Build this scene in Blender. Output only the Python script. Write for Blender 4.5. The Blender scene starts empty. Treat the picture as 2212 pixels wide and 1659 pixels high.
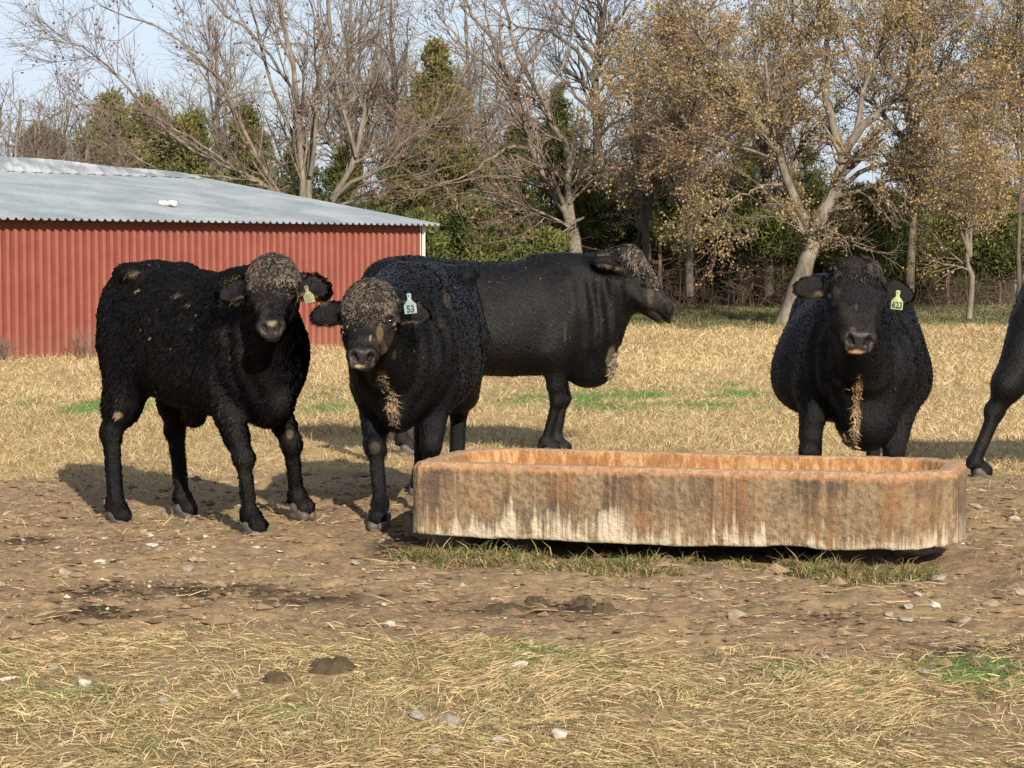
import bpy, math, random
import numpy as np
from mathutils import Vector, Matrix

SKIP = set()
# ------------------------------------------------------------------ camera, sky, sun, exposure
SC = bpy.context.scene
F = 5000.0                      # focal length in the measuring pixels of the photograph (2212 wide)
CAMH = 1.5
TH = math.atan(284.5 / F)
cam = bpy.data.cameras.new('camera')
cam.sensor_width = 36.0
cam.lens = F / 2212.0 * 36.0
cam.clip_start = 0.1
cam.clip_end = 3000.0
camo = bpy.data.objects.new('camera', cam)
SC.collection.objects.link(camo)
camo.location = (0, 0, CAMH)
camo.rotation_euler = (math.pi / 2 - TH, 0, 0)
SC.camera = camo

SUN_EL = math.radians(26.0)
SUN_AZ = math.radians(17.0)     # sun stands behind the camera, this far to its right
sund = Vector((math.sin(SUN_AZ) * math.cos(SUN_EL), -math.cos(SUN_AZ) * math.cos(SUN_EL), math.sin(SUN_EL)))
sl = bpy.data.lights.new('sun', 'SUN')
sl.energy = 4.6
sl.angle = math.radians(0.55)
sl.color = (1.0, 0.90, 0.76)
slo = bpy.data.objects.new('sun', sl)
SC.collection.objects.link(slo)
slo.rotation_euler = sund.to_track_quat('Z', 'Y').to_euler()

W = bpy.data.worlds.new("World")
SC.world = W
W.use_nodes = True
nt = W.node_tree
for n in list(nt.nodes):
    nt.nodes.remove(n)
wo = nt.nodes.new('ShaderNodeOutputWorld')
bg = nt.nodes.new('ShaderNodeBackground')
sky = nt.nodes.new('ShaderNodeTexSky')
sky.sky_type = 'NISHITA'
sky.sun_disc = False
sky.sun_elevation = SUN_EL
sky.sun_rotation = math.pi - SUN_AZ
sky.air_density = 1.0
sky.dust_density = 2.0
sky.ozone_density = 1.0
tc = nt.nodes.new('ShaderNodeTexCoord')
mp = nt.nodes.new('ShaderNodeMapping')
mp.inputs['Scale'].default_value = (1.0, 1.0, 3.5)
cn = nt.nodes.new('ShaderNodeTexNoise')
cn.inputs['Scale'].default_value = 2.6
cn.inputs['Detail'].default_value = 6.0
cn.inputs['Roughness'].default_value = 0.55
cr = nt.nodes.new('ShaderNodeValToRGB')
cr.color_ramp.elements[0].position = 0.30
cr.color_ramp.elements[0].color = (0.42, 0.42, 0.42, 1)
cr.color_ramp.elements[1].position = 0.62
cr.color_ramp.elements[1].color = (0.92, 0.92, 0.92, 1)
mx = nt.nodes.new('ShaderNodeMix')
mx.data_type = 'RGBA'
mx.inputs['B'].default_value = (5.0, 5.7, 6.9, 1)      # thin high cloud
nt.links.new(tc.outputs['Generated'], mp.inputs['Vector'])
nt.links.new(mp.outputs['Vector'], cn.inputs['Vector'])
nt.links.new(cn.outputs['Fac'], cr.inputs['Fac'])
nt.links.new(cr.outputs['Color'], mx.inputs['Factor'])
nt.links.new(sky.outputs['Color'], mx.inputs['A'])
nt.links.new(mx.outputs['Result'], bg.inputs['Color'])
bg.inputs['Strength'].default_value = 0.07
nt.links.new(bg.outputs['Background'], wo.inputs['Surface'])

SC.view_settings.view_transform = 'Standard'
SC.view_settings.look = 'None'
SC.view_settings.exposure = 1.1
SC.view_settings.gamma = 1.0
SC.view_settings.use_curve_mapping = False
try:
    SC.cycles.max_bounces = 6
    SC.cycles.transparent_max_bounces = 6
    SC.cycles.use_denoising = True
except Exception:
    pass

# ------------------------------------------------------------------ helpers
RNG = np.random.default_rng(7)
CT, ST = math.cos(TH), math.sin(TH)

def ray(u, v):
    a = (u - 1106.0) / F
    b = (829.5 - v) / F
    return np.array([a, CT + b * ST, -ST + b * CT])

def at(u, v, Y):
    """World point seen at measuring pixel (u, v) at distance Y in front of the camera."""
    r = ray(u, v)
    return np.array([0, 0, CAMH]) + r * (Y / r[1])

def ground_at(u, v, z=0.0):
    r = ray(u, v)
    return np.array([0, 0, CAMH]) + r * ((z - CAMH) / r[2])

def hsh(ix, iy, iz, seed):
    h = (ix.astype(np.int64) * 374761393 + iy.astype(np.int64) * 668265263 + iz.astype(np.int64) * 2147483647 // 7 + seed * 974634773) & 0x7fffffff
    h = ((h ^ (h >> 13)) * 1274126177) & 0x7fffffff
    h = h ^ (h >> 16)
    return (h & 0xffff) / 65535.0

def vn(x, y, z=None, seed=0):
    x = np.asarray(x, float); y = np.asarray(y, float)
    two = z is None
    z = np.zeros_like(x) if two else np.asarray(z, float)
    ix, iy, iz = np.floor(x), np.floor(y), np.floor(z)
    fx, fy, fz = x - ix, y - iy, z - iz
    fx = fx * fx * (3 - 2 * fx); fy = fy * fy * (3 - 2 * fy); fz = fz * fz * (3 - 2 * fz)
    def c(dx, dy, dz):
        return hsh(ix + dx, iy + dy, iz + dz, seed)
    def pl(dz):
        a = c(0, 0, dz) * (1 - fx) + c(1, 0, dz) * fx
        b = c(0, 1, dz) * (1 - fx) + c(1, 1, dz) * fx
        return a * (1 - fy) + b * fy
    if two:
        return pl(0)
    return pl(0) * (1 - fz) + pl(1) * fz

def fbm(x, y, z=None, seed=0, octv=4, gain=0.5):
    s = 0; a = 1; t = 0
    for i in range(octv):
        f = 2.03 ** i
        s = s + a * vn(x * f + 17.3 * i, y * f - 9.1 * i, None if z is None else z * f + 3.3 * i, seed + i * 31)
        t += a; a *= gain
    return s / t

def sst(a, b, x):
    t = np.clip((x - a) / (b - a), 0, 1)
    return t * t * (3 - 2 * t)

def setp(o, label=None, cat=None, group=None, kind=None):
    if label: o['label'] = label
    if cat: o['category'] = cat
    if group: o['group'] = group
    if kind: o['kind'] = kind
    return o

def empty(name, loc, rz=0.0):
    o = bpy.data.objects.new(name, None)
    SC.collection.objects.link(o)
    o.location = loc
    o.rotation_euler = (0, 0, rz)
    o.empty_display_size = 0.2
    return o

def mesh(name, V, faces, mat, parent=None, smooth=True, col=None, fl=None, sharp=None):
    """V (n,3); faces: list of int arrays (m,3) or (m,4). col: (n,3) vertex colour. fl: {name: (n,)}"""
    me = bpy.data.meshes.new(name)
    V = np.asarray(V, np.float32)
    faces = [np.asarray(f, np.int32) for f in faces if len(f)]
    me.vertices.add(len(V))
    me.vertices.foreach_set('co', V.ravel())
    nl = sum(f.size for f in faces)
    npol = sum(len(f) for f in faces)
    me.loops.add(nl)
    me.polygons.add(npol)
    me.loops.foreach_set('vertex_index', np.concatenate([f.ravel() for f in faces]))
    tot = np.concatenate([np.full(len(f), f.shape[1], np.int32) for f in faces])
    st = np.concatenate([[0], np.cumsum(tot)[:-1]]).astype(np.int32)
    me.polygons.foreach_set('loop_start', st)
    try:
        me.polygons.foreach_set('loop_total', tot)
    except Exception:
        pass
    me.update(calc_edges=True)
    me.polygons.foreach_set('use_smooth', np.full(npol, bool(smooth)))
    if col is not None:
        a = me.color_attributes.new('Col', 'FLOAT_COLOR', 'POINT')
        c = np.ones((len(V), 4), np.float32)
        c[:, :3] = col
        a.data.foreach_set('color', c.ravel())
    for k, v in (fl or {}).items():
        a = me.attributes.new(k, 'FLOAT', 'POINT')
        a.data.foreach_set('value', np.asarray(v, np.float32))
    if mat is not None:
        me.materials.append(mat)
    me.validate()
    o = bpy.data.objects.new(name, me)
    SC.collection.objects.link(o)
    if parent is not None:
        o.parent = parent
    return o

# ---- materials
class NT:
    def __init__(s, name, rough=0.8, spec=0.3):
        s.m = bpy.data.materials.new(name)
        s.m.use_nodes = True
        s.t = s.m.node_tree
        s.b = s.t.nodes['Principled BSDF']
        s.out = s.t.nodes['Material Output']
        s.b.inputs['Roughness'].default_value = rough
        s.b.inputs['Specular IOR Level'].default_value = spec
    def n(s, typ, **kw):
        nd = s.t.nodes.new(typ)
        for k, v in kw.items():
            if k.startswith('_'):
                setattr(nd, k[1:], v)
            else:
                nd.inputs[k.replace('__', ' ')].default_value = v
        return nd
    def l(s, a, b):
        s.t.links.new(a, b)
    def attr(s, name='Col'):
        return s.n('ShaderNodeAttribute', _attribute_name=name)
    def coords(s, kind='Object', scale=(1, 1, 1)):
        t = s.n('ShaderNodeTexCoord')
        m = s.n('ShaderNodeMapping')
        m.inputs['Scale'].default_value = scale
        s.l(t.outputs[kind], m.inputs['Vector'])
        return m.outputs['Vector']
    def noise(s, vec, scale, detail=4.0, rough=0.55):
        n = s.n('ShaderNodeTexNoise', Scale=scale, Detail=detail, Roughness=rough)
        s.l(vec, n.inputs['Vector'])
        return n.outputs['Fac']
    def ramp(s, fac, stops):
        r = s.n('ShaderNodeValToRGB')
        e = r.color_ramp.elements
        while len(e) < len(stops):
            e.new(0.5)
        for i, (p, c) in enumerate(stops):
            e[i].position = p
            e[i].color = (c, c, c, 1) if not isinstance(c, tuple) else (*c, 1)
        s.l(fac, r.inputs['Fac'])
        return r.outputs['Color']
    def mix(s, fac, a, b, mode='MIX'):
        m = s.n('ShaderNodeMix', _data_type='RGBA', _blend_type=mode)
        for nm, v in (('Factor', fac), ('A', a), ('B', b)):
            sock = [i for i in m.inputs if i.name == nm and (i.type == 'RGBA' or nm == 'Factor')][0]
            if isinstance(v, tuple):
                sock.default_value = (*v, 1)
            elif isinstance(v, (int, float)):
                sock.default_value = v
            else:
                s.l(v, sock)
        return [o for o in m.outputs if o.type == 'RGBA'][0]
    def base(s, c):
        if isinstance(c, tuple):
            s.b.inputs['Base Color'].default_value = (*c, 1)
        else:
            s.l(c, s.b.inputs['Base Color'])
        return s
    def bump(s, h, strength=0.4, dist=0.02):
        b = s.n('ShaderNodeBump', Strength=strength, Distance=dist)
        s.l(h, b.inputs['Height'])
        s.l(b.outputs['Normal'], s.b.inputs['Normal'])
        return s
    def translucent(s, fac, color):
        tr = s.n('ShaderNodeBsdfTranslucent')
        s.l(color, tr.inputs['Color'])
        mx = s.n('ShaderNodeMixShader', Fac=fac)
        s.l(s.b.outputs['BSDF'], mx.inputs[1])
        s.l(tr.outputs['BSDF'], mx.inputs[2])
        s.l(mx.outputs['Shader'], s.out.inputs['Surface'])
        return s

def plain(name, c, rough=0.8, spec=0.3, var=0.25, scale=12.0, bump=0.0, metal=0.0):
    k = NT(name, rough, spec)
    v = k.coords('Object')
    f = k.noise(v, scale, 5.0)
    k.base(k.mix(f, tuple(x * (1 - var) for x in c), tuple(min(1, x * (1 + var)) for x in c)))
    k.b.inputs['Metallic'].default_value = metal
    if bump:
        k.bump(f, bump, 0.01)
    return k.m

def m_col(name, rough=0.8, spec=0.2, trans=0.0):
    k = NT(name, rough, spec)
    a = k.attr('Col')
    k.base(a.outputs['Color'])
    if trans:
        k.translucent(trans, a.outputs['Color'])
    return k.m

# ---- signed-distance modelling
class Prims:
    def __init__(s):
        s.p = []
    def add(s, fn, c, r, k, sub=False):
        s.p.append((fn, np.array(c, float), float(r), float(k), sub))
    def cone(s, a, b, ra, rb, k=0.05, sub=False):
        a = np.array(a, float); b = np.array(b, float)
        ba = b - a; L2 = max(ba @ ba, 1e-9)
        def fn(P):
            t = np.clip(((P - a) @ ba) / L2, 0, 1)
            return np.linalg.norm(P - a - t[:, None] * ba, axis=1) - (ra + (rb - ra) * t)
        s.add(fn, (a + b) / 2, math.sqrt(L2) / 2 + max(ra, rb), k, sub)
    def ell(s, c, r, R=None, k=0.05, sub=False):
        c = np.array(c, float); r = np.array(r, float)
        R = np.eye(3) if R is None else np.array(R, float)    # rows: local axes
        def fn(P):
            q = (P - c) @ R.T
            k0 = np.linalg.norm(q / r, axis=1)
            k1 = np.linalg.norm(q / (r * r), axis=1) + 1e-9
            return k0 * (k0 - 1) / k1
        s.add(fn, c, r.max(), k, sub)
    def loft(s, O, R, st, n=2.3, egg=0.0, k=0.05):
        """stations rows (x, top, bottom, halfwidth) along R[0]; R[1] lateral, R[2] up"""
        O = np.array(O, float); R = np.array(R, float); st = np.array(st, float)
        X = np.linspace(st[0, 0], st[-1, 0], 160)
        T = [np.interp(X, st[:, 0], st[:, i]) for i in (1, 2, 3)]
        ker = np.hanning(15); ker /= ker.sum()
        T = [np.convolve(np.pad(t, 7, mode='edge'), ker, mode='valid') for t in T]
        def fn(P):
            q = (P - O) @ R.T
            x = np.clip(q[:, 0], X[0], X[-1]); dx = q[:, 0] - x
            zt, zb, w = (np.interp(x, X, t) for t in T)
            zc = (zt + zb) / 2; hh = np.maximum((zt - zb) / 2, 0.004)
            dz = q[:, 2] - zc
            rel = np.clip(dz / hh, -1.3, 1.3)
            ww = np.maximum(w * (1 - egg * rel), 0.004)
            rr = (np.abs(q[:, 1] / ww) ** n + np.abs(dz / hh) ** n) ** (1.0 / n)
            rad = np.sqrt(q[:, 1] ** 2 + dz ** 2)
            d = np.where(rr > 1e-3, rad * (1 - 1 / np.maximum(rr, 1e-3)), -np.minimum(ww, hh))
            d = np.maximum(d, -np.minimum(ww, hh))
            return np.where(np.abs(dx) > 1e-6, np.sqrt(np.maximum(d, 0) ** 2 + dx ** 2) + np.minimum(d, 0) * 0, d)
        mid = O + R[0] * (X[0] + X[-1]) / 2 + R[2] * (st[:, 1].max() + st[:, 2].min()) / 2
        rad = math.sqrt(((X[-1] - X[0]) / 2) ** 2 + ((st[:, 1].max() - st[:, 2].min()) / 2) ** 2 + st[:, 3].max() ** 2)
        s.add(fn, mid, rad, k)
    def __call__(s, P):
        d = np.full(len(P), 0.6)
        for fn, c, r, k, sub in s.p:
            m = np.nonzero(((P - c) ** 2).sum(1) < (r + k + 0.16) ** 2)[0]
            if not len(m):
                continue
            e = fn(P[m]); b = d[m]
            if sub:
                e = -e
                h = np.maximum(k - np.abs(b - e), 0) / k
                d[m] = np.maximum(b, e) + h * h * k / 4
            else:
                h = np.maximum(k - np.abs(b - e), 0) / k
                d[m] = np.minimum(b, e) - h * h * k / 4
        return d

def polygonize(sdf, lo, hi, h, B=6):
    lo = np.array(lo, float)
    n = np.ceil((np.array(hi) - lo) / h / B).astype(int) * B
    nb = n // B
    ci = np.stack(np.meshgrid(*[np.arange(k) for k in nb], indexing='ij'), -1).reshape(-1, 3)
    cd = sdf(lo + (ci * B + (B - 1) / 2) * h)
    f = np.repeat(np.repeat(np.repeat(cd.reshape(nb), B, 0), B, 1), B, 2).astype(np.float32)
    near = np.nonzero(np.abs(cd) < B * h * 0.87 * 1.5 + 0.012)[0]
    off = np.stack(np.meshgrid(*[np.arange(B)] * 3, indexing='ij'), -1).reshape(-1, 3)
    for ch in np.array_split(near, max(1, len(near) // 1500)):
        idx = (ci[ch][:, None, :] * B + off[None]).reshape(-1, 3)
        f[idx[:, 0], idx[:, 1], idx[:, 2]] = sdf(lo + idx * h)
    f[np.abs(f) < 1e-6] = 1e-6
    s = f < 0
    nx, ny, nz = f.shape
    acc = np.zeros((nx - 1, ny - 1, nz - 1, 3), np.float32)
    cnt = np.zeros((nx - 1, ny - 1, nz - 1), np.float32)
    cross = []
    for ax in range(3):
        a = [slice(None)] * 3; b = [slice(None)] * 3
        a[ax] = slice(0, -1); b[ax] = slice(1, None)
        I = np.argwhere(s[tuple(a)] != s[tuple(b)])
        J = I.copy(); J[:, ax] += 1
        fa = f[I[:, 0], I[:, 1], I[:, 2]]; fb = f[J[:, 0], J[:, 1], J[:, 2]]
        pos = I.astype(np.float32).copy()
        pos[:, ax] += fa / (fa - fb)
        o1, o2 = [(1, 2), (2, 0), (0, 1)][ax]
        q = []
        ok = (I[:, o1] > 0) & (I[:, o2] > 0) & (I[:, o1] < f.shape[o1] - 1) & (I[:, o2] < f.shape[o2] - 1)
        I, pos, fa = I[ok], pos[ok], fa[ok]
        for d1, d2 in ((-1, -1), (0, -1), (0, 0), (-1, 0)):
            c = I.copy(); c[:, o1] += d1; c[:, o2] += d2
            np.add.at(acc, (c[:, 0], c[:, 1], c[:, 2]), pos)
            np.add.at(cnt, (c[:, 0], c[:, 1], c[:, 2]), 1)
            q.append(c)
        cross.append((q, fa < 0))
    vid = -np.ones(cnt.shape, np.int64)
    act = cnt > 0
    vid[act] = np.arange(act.sum())
    V = acc[act] / cnt[act][:, None] * h + lo
    faces = []
    for q, inside in cross:
        Q = np.stack([vid[c[:, 0], c[:, 1], c[:, 2]] for c in q], 1)
        Q[~inside] = Q[~inside][:, ::-1]
        faces.append(Q)
    return V, [np.concatenate(faces)]

def vnormals(V, Q):
    n = np.zeros_like(V)
    for f in Q:
        a = np.cross(V[f[:, 1]] - V[f[:, 0]], V[f[:, 2]] - V[f[:, 0]])
        for j in range(f.shape[1]):
            np.add.at(n, f[:, j], a)
    return n / (np.linalg.norm(n, axis=1, keepdims=True) + 1e-12)

def nrm(a):
    a = np.asarray(a, float)
    return a / (np.linalg.norm(a, axis=-1, keepdims=True) + 1e-12)

def tubes(P, R, S):
    """P (N,K,3) polylines, R (N,K) radii, S sides -> verts, quads"""
    N, K, _ = P.shape
    T = np.empty_like(P)
    T[:, 1:-1] = P[:, 2:] - P[:, :-2]; T[:, 0] = P[:, 1] - P[:, 0]; T[:, -1] = P[:, -1] - P[:, -2]
    T = nrm(T)
    D = nrm(P[:, -1] - P[:, 0])
    ref = np.where(np.abs(D[:, 2:3]) > 0.8, np.array([[1.0, 0, 0]]), np.array([[0, 0, 1.0]]))
    U = nrm(np.cross(T, ref[:, None, :]))
    Wv = np.cross(T, U)
    an = np.arange(S) * 2 * math.pi / S
    V = P[:, :, None, :] + R[:, :, None, None] * (np.cos(an)[None, None, :, None] * U[:, :, None, :] + np.sin(an)[None, None, :, None] * Wv[:, :, None, :])
    idx = np.arange(N * K * S).reshape(N, K, S)
    a = idx[:, :-1]; b = idx[:, 1:]
    Q = np.stack([a, np.roll(a, -1, 2), np.roll(b, -1, 2), b], -1).reshape(-1, 4)
    return V.reshape(-1, 3), Q

def blades(B, L, Wd, az, tilt, bend, col, jit=0.25, rng=RNG):
    """grass blades: base points B (N,3), length, width, azimuth, tilt from horizontal, bend (drop of tip direction)"""
    N = len(B)
    h = np.stack([np.cos(az), np.sin(az), np.zeros(N)], 1)
    up = np.array([0, 0, 1.0])
    d1 = h * np.cos(tilt)[:, None] + up * np.sin(tilt)[:, None]
    t2 = tilt - bend
    d2 = h * np.cos(t2)[:, None] + up * np.sin(t2)[:, None]
    tw = rng.uniform(0, math.pi, N)
    s = np.stack([-np.sin(az), np.cos(az), np.zeros(N)], 1)
    nrmv = np.cross(d1, s)
    s = s * np.cos(tw)[:, None] + nrmv * np.sin(tw)[:, None]
    w = (Wd / 2)[:, None] * s
    M = B + d1 * (L * 0.55)[:, None]
    Tp = M + d2 * (L * 0.45)[:, None]
    V = np.stack([B - w, B + w, M + w * 0.85, M - w * 0.85, Tp], 1).reshape(-1, 3)
    i = np.arange(N)[:, None] * 5
    Q = i + np.array([[0, 1, 2, 3]])
    T = i + np.array([[3, 2, 4]])
    c = np.repeat(col, 5, 0)
    return V, Q, T, c

def blade_obj(name, parts, mat, **kw):
    Vs, Qs, Ts, Cs = [], [], [], []
    o = 0
    for V, Q, T, c in parts:
        Vs.append(V); Qs.append(Q + o); Ts.append(T + o); Cs.append(c); o += len(V)
    return mesh(name, np.concatenate(Vs), [np.concatenate(Qs), np.concatenate(Ts)], mat, col=np.concatenate(Cs), smooth=False, **kw)
# ------------------------------------------------------------------ ground
FEET = {}          # cow name -> four foot points (u, v, Y)
FEET['left'] = dict(FR=(553, 1158, 12.35), FL=(655, 1117, 12.80), HR=(261, 1134, 13.05), HL=(405, 1119, 13.45))
FEET['mid'] = dict(FR=(818, 1139, 12.5), FL=(925, 1128, 12.75), HR=(905, 1066, 13.95), HL=(982, 1076, 14.0))
FEET['side'] = dict(FR=(1192, 990, 16.75), FL=(1214, 984, 17.05), HR=(815, 994, 16.75), HL=(884, 983, 17.1))
FEET['front'] = dict(FR=(1731, 1138, 12.85), FL=(1903, 1138, 12.85), HR=(1765, 1085, 14.2), HL=(1890, 1085, 14.2))
FEET['right'] = dict(HR=(2120, 1036, 15.3), HL=(2320, 1034, 15.6))
CP = []
for d in FEET.values():
    for (u, v, Y) in d.values():
        CP.append(at(u, v, Y))
for x in (-0.6, 0.4, 1.4, 2.4):
    for y in (11.6, 10.6):
        CP.append((x, y, -0.045 if y > 11 else -0.01))
CP = np.array(CP)
SG = 0.55
KM = np.exp(-((CP[:, None, :2] - CP[None, :, :2]) ** 2).sum(-1) / (2 * SG * SG))
KW = np.linalg.solve(KM + np.eye(len(CP)) * 0.02, CP[:, 2])

def HT(x, y):
    """smooth terrain height"""
    x = np.asarray(x, float); y = np.asarray(y, float)
    s = np.zeros(x.shape)
    for (cx, cy, _), w in zip(CP, KW):
        s += w * np.exp(-((x - cx) ** 2 + (y - cy) ** 2) / (2 * SG * SG))
    return s

# trough frame (metres): e1 along its length, e2 across
TO = np.array([-0.53, 11.72])
E1 = np.array([0.962, -0.272]); E2 = np.array([0.272, 0.962])
TL, TW = 2.74, 1.02

def zones(x, y):
    """dirt, straw mat (near), green patches, far golden field"""
    n = fbm(x * 0.9, y * 0.55, seed=3, octv=4) - 0.5
    n2 = fbm(x * 3.1, y * 2.2, seed=9, octv=3) - 0.5
    edge_near = 8.55 + 1.1 * n + 0.9 * n2 - 0.10 * np.clip(x, -2, 2)
    edge_far = 16.6 + 5.0 * n + 1.4 * n2 - 0.15 * np.clip(-x - 0.5, 0, 4) - 0.2 * np.clip(x - 2, 0, 3)
    dirt = sst(-0.45, 0.55, y - edge_near) * (1 - sst(-0.9, 1.0, y - edge_far))
    g = np.zeros_like(x)
    for (cx, cy, sx, sy, a) in GREEN:
        g = np.maximum(g, a * np.exp(-((x - cx) / sx) ** 2 - ((y - cy) / sy) ** 2))
    g = np.clip(1.7 * g * (0.35 + 1.5 * fbm(x * 1.3, y * 0.5, seed=21, octv=4)) , 0, 1) * sst(0.28, 0.5, fbm(x * 2.2, y * 0.9, seed=5, octv=3))
    strip = sst(44.5, 50, y + 4 * n) * (1 - sst(62, 70, y))
    return dirt, g, strip

def gz(u, v):
    return ground_at(u, v)[:2]
GREEN = []
for (u, v, wu, dv, a) in [(1330, 862, 150, 18, 1.0), (1530, 868, 130, 16, 0.95), (1110, 858, 70, 14, 0.8), (1020, 856, 35, 10, 0.9), (1600, 850, 60, 12, 0.6),
                          (200, 882, 50, 14, 0.75), (300, 885, 40, 14, 0.55), (700, 880, 60, 12, 0.55), (690, 850, 40, 14, 0.4), (40, 875, 50, 10, 0.35), (1560, 832, 40, 8, 0.5), (1900, 860, 60, 10, 0.4),
                          (2120, 1452, 90, 30, 0.9), (1150, 1420, 110, 30, 0.5), (120, 1500, 120, 30, 0.35), (600, 1540, 100, 30, 0.3), (1100, 1490, 40, 30, 0.4), (330, 1620, 80, 20, 0.3), (1700, 1450, 80, 15, 0.25)]:
    c = ground_at(u, v); e = ground_at(u + wu, v); t = ground_at(u, v - dv); b = ground_at(u, v + dv)
    GREEN.append((c[0], c[1], e[0] - c[0], (t[1] - b[1]) / 2, a))
DARK_SPOTS = []       # dark spots in the dirt, most of them damp soil
for (u, v, wu, dv, a) in [(270, 1278, 95, 16, 1.0), (480, 1280, 130, 15, 0.9), (690, 1296, 110, 12, 0.6), (200, 1332, 100, 12, 0.95), (60, 1168, 70, 8, 0.9), (1170, 1318, 150, 12, 0.7),
                          (860, 1170, 45, 24, 0.9), (650, 1290, 60, 8, 0.5), (2110, 1410, 120, 24, 0.55), (1290, 1415, 90, 10, 0.35), (1750, 1330, 150, 18, 0.3)]:
    c = ground_at(u, v); e = ground_at(u + wu, v); t = ground_at(u, v - dv); b = ground_at(u, v + dv)
    DARK_SPOTS.append((c[0], c[1], (e[0] - c[0]) * 1.2, (t[1] - b[1]) / 2, a))

def axis(parts):
    out = [parts[0][0]]
    for a, b, n in parts:
        out += list(np.linspace(a, b, n + 1)[1:])
    return np.array(out)
gx = axis([(-500, -60, 12), (-60, -14, 24), (-14, -4.4, 48), (-4.4, 4.4, 400), (4.4, 14, 48), (14, 60, 24), (60, 500, 12)])
gy = axis([(-60, 4, 16), (4, 6.4, 30), (6.4, 17.5, 520), (17.5, 30, 125), (30, 75, 120), (75, 140, 25), (140, 900, 20)])
GX, GY = np.meshgrid(gx, gy, indexing='ij')
fx, fy = GX.ravel(), GY.ravel()
dirt, grn, strip = zones(fx, fy)
mud = np.zeros_like(fx)
for (cx, cy, sx, sy, a) in DARK_SPOTS:
    mud = np.maximum(mud, a * np.exp(-(((fx - cx) / sx) ** 2 + ((fy - cy) / sy) ** 2) ** 1.3))
mud = np.clip(mud * 1.7, 0, 1) * sst(0.26, 0.46, fbm(fx * 5, fy * 3.5, seed=71, octv=4))
dense = (np.abs(fx) < 4.6) & (fy > 6) & (fy < 18)
clod = np.zeros_like(fx)
cl = fbm(fx[dense] * 7.5, fy[dense] * 6.5, seed=11, octv=5, gain=0.62)
rid = 1 - np.abs(2 * fbm(fx[dense] * 4.2, fy[dense] * 4.2, seed=14, octv=4, gain=0.6) - 1)
ho = fbm(fx[dense] * 2.4, fy[dense] * 2.0, seed=13, octv=3)
clod[dense] = (cl - 0.5) * 0.075 + (rid - 0.8) * 0.040 + (ho - 0.5) * 0.04
roll = (fbm(fx * 0.22, fy * 0.22, seed=17, octv=3) - 0.5) * 0.10 * sst(19, 27, fy) + (fbm(fx * 1.1, fy * 1.1, seed=19, octv=3) - 0.5) * 0.05 * sst(16, 22, fy)
gzv = HT(fx, fy) + clod * (0.35 + 0.65 * dirt) + roll + mud * (fbm(fx * 9, fy * 9, seed=23, octv=3) - 0.35) * 0.04

k = NT('pasture_ground', 0.95, 0.12)
v = k.coords('Object')
A1, A2, A3, A4 = (k.attr(x).outputs['Fac'] for x in ('dirt', 'green', 'strip', 'mud'))
A5 = k.attr('shaded_litter').outputs['Fac']
nf = k.noise(v, 34.0, 7.0, 0.68)
nm = k.noise(v, 6.0, 6.0, 0.62)
nl = k.noise(v, 0.9, 5.0, 0.6)
field = k.mix(k.ramp(nm, [(0.3, 0.0), (0.7, 1.0)]), (0.22, 0.15, 0.068), (0.40, 0.295, 0.145))
field = k.mix(k.ramp(nl, [(0.42, 0.0), (0.66, 0.55)]), field, (0.22, 0.15, 0.07))
dirtc = k.mix(k.ramp(nf, [(0.28, 0.0), (0.72, 1.0)]), (0.085, 0.057, 0.032), (0.255, 0.178, 0.112))
dirtc = k.mix(k.ramp(nm, [(0.4, 0.0), (0.68, 0.6)]), dirtc, (0.14, 0.088, 0.047))
dirtc = k.mix(k.ramp(nl, [(0.45, 0.0), (0.6, 0.5)]), dirtc, (0.235, 0.17, 0.085))
greenc = k.mix(nm, (0.045, 0.085, 0.018), (0.13, 0.20, 0.05))
stripc = k.mix(nm, (0.040, 0.048, 0.018), (0.11, 0.090, 0.042))
c = k.mix(A1, field, dirtc)
c = k.mix(A2, c, greenc)
c = k.mix(A3, c, stripc)
c = k.mix(A5, c, k.mix(nm, (0.035, 0.025, 0.017), (0.10, 0.070, 0.044)))  # fallen leaves, darkened to stand for the shade under the trees
c = k.mix(A4, c, k.mix(nf, (0.020, 0.0135, 0.009), (0.050, 0.033, 0.021)))
k.base(c)
k.bump(nf, 0.55, 0.02)
gidx = np.arange(len(gx) * len(gy)).reshape(len(gx), len(gy))
gq = np.stack([gidx[:-1, :-1], gidx[1:, :-1], gidx[1:, 1:], gidx[:-1, 1:]], -1).reshape(-1, 4)
g = mesh('ground', np.stack([fx, fy, gzv], 1), [gq], k.m, fl=dict(dirt=np.maximum(dirt, .8 * sst(10.5, 9.5, fy)), green=grn, strip=strip, mud=mud, shaded_litter=sst(60, 66, fy) * (1 - sst(120, 160, fy))))
setp(g, 'trampled dirt and dry golden pasture', kind='structure')

def GH(x, y):
    """terrain height with clods averaged (for placing things)"""
    x = np.asarray(x, float); y = np.asarray(y, float)
    ix = np.clip(np.searchsorted(gx, x), 1, len(gx) - 1); iy = np.clip(np.searchsorted(gy, y), 1, len(gy) - 1)
    Z = gzv.reshape(len(gx), len(gy))
    tx = np.clip((x - gx[ix - 1]) / (gx[ix] - gx[ix - 1]), 0, 1); ty = np.clip((y - gy[iy - 1]) / (gy[iy] - gy[iy - 1]), 0, 1)
    return (Z[ix - 1, iy - 1] * (1 - tx) + Z[ix, iy - 1] * tx) * (1 - ty) + (Z[ix - 1, iy] * (1 - tx) + Z[ix, iy] * tx) * ty

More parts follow.
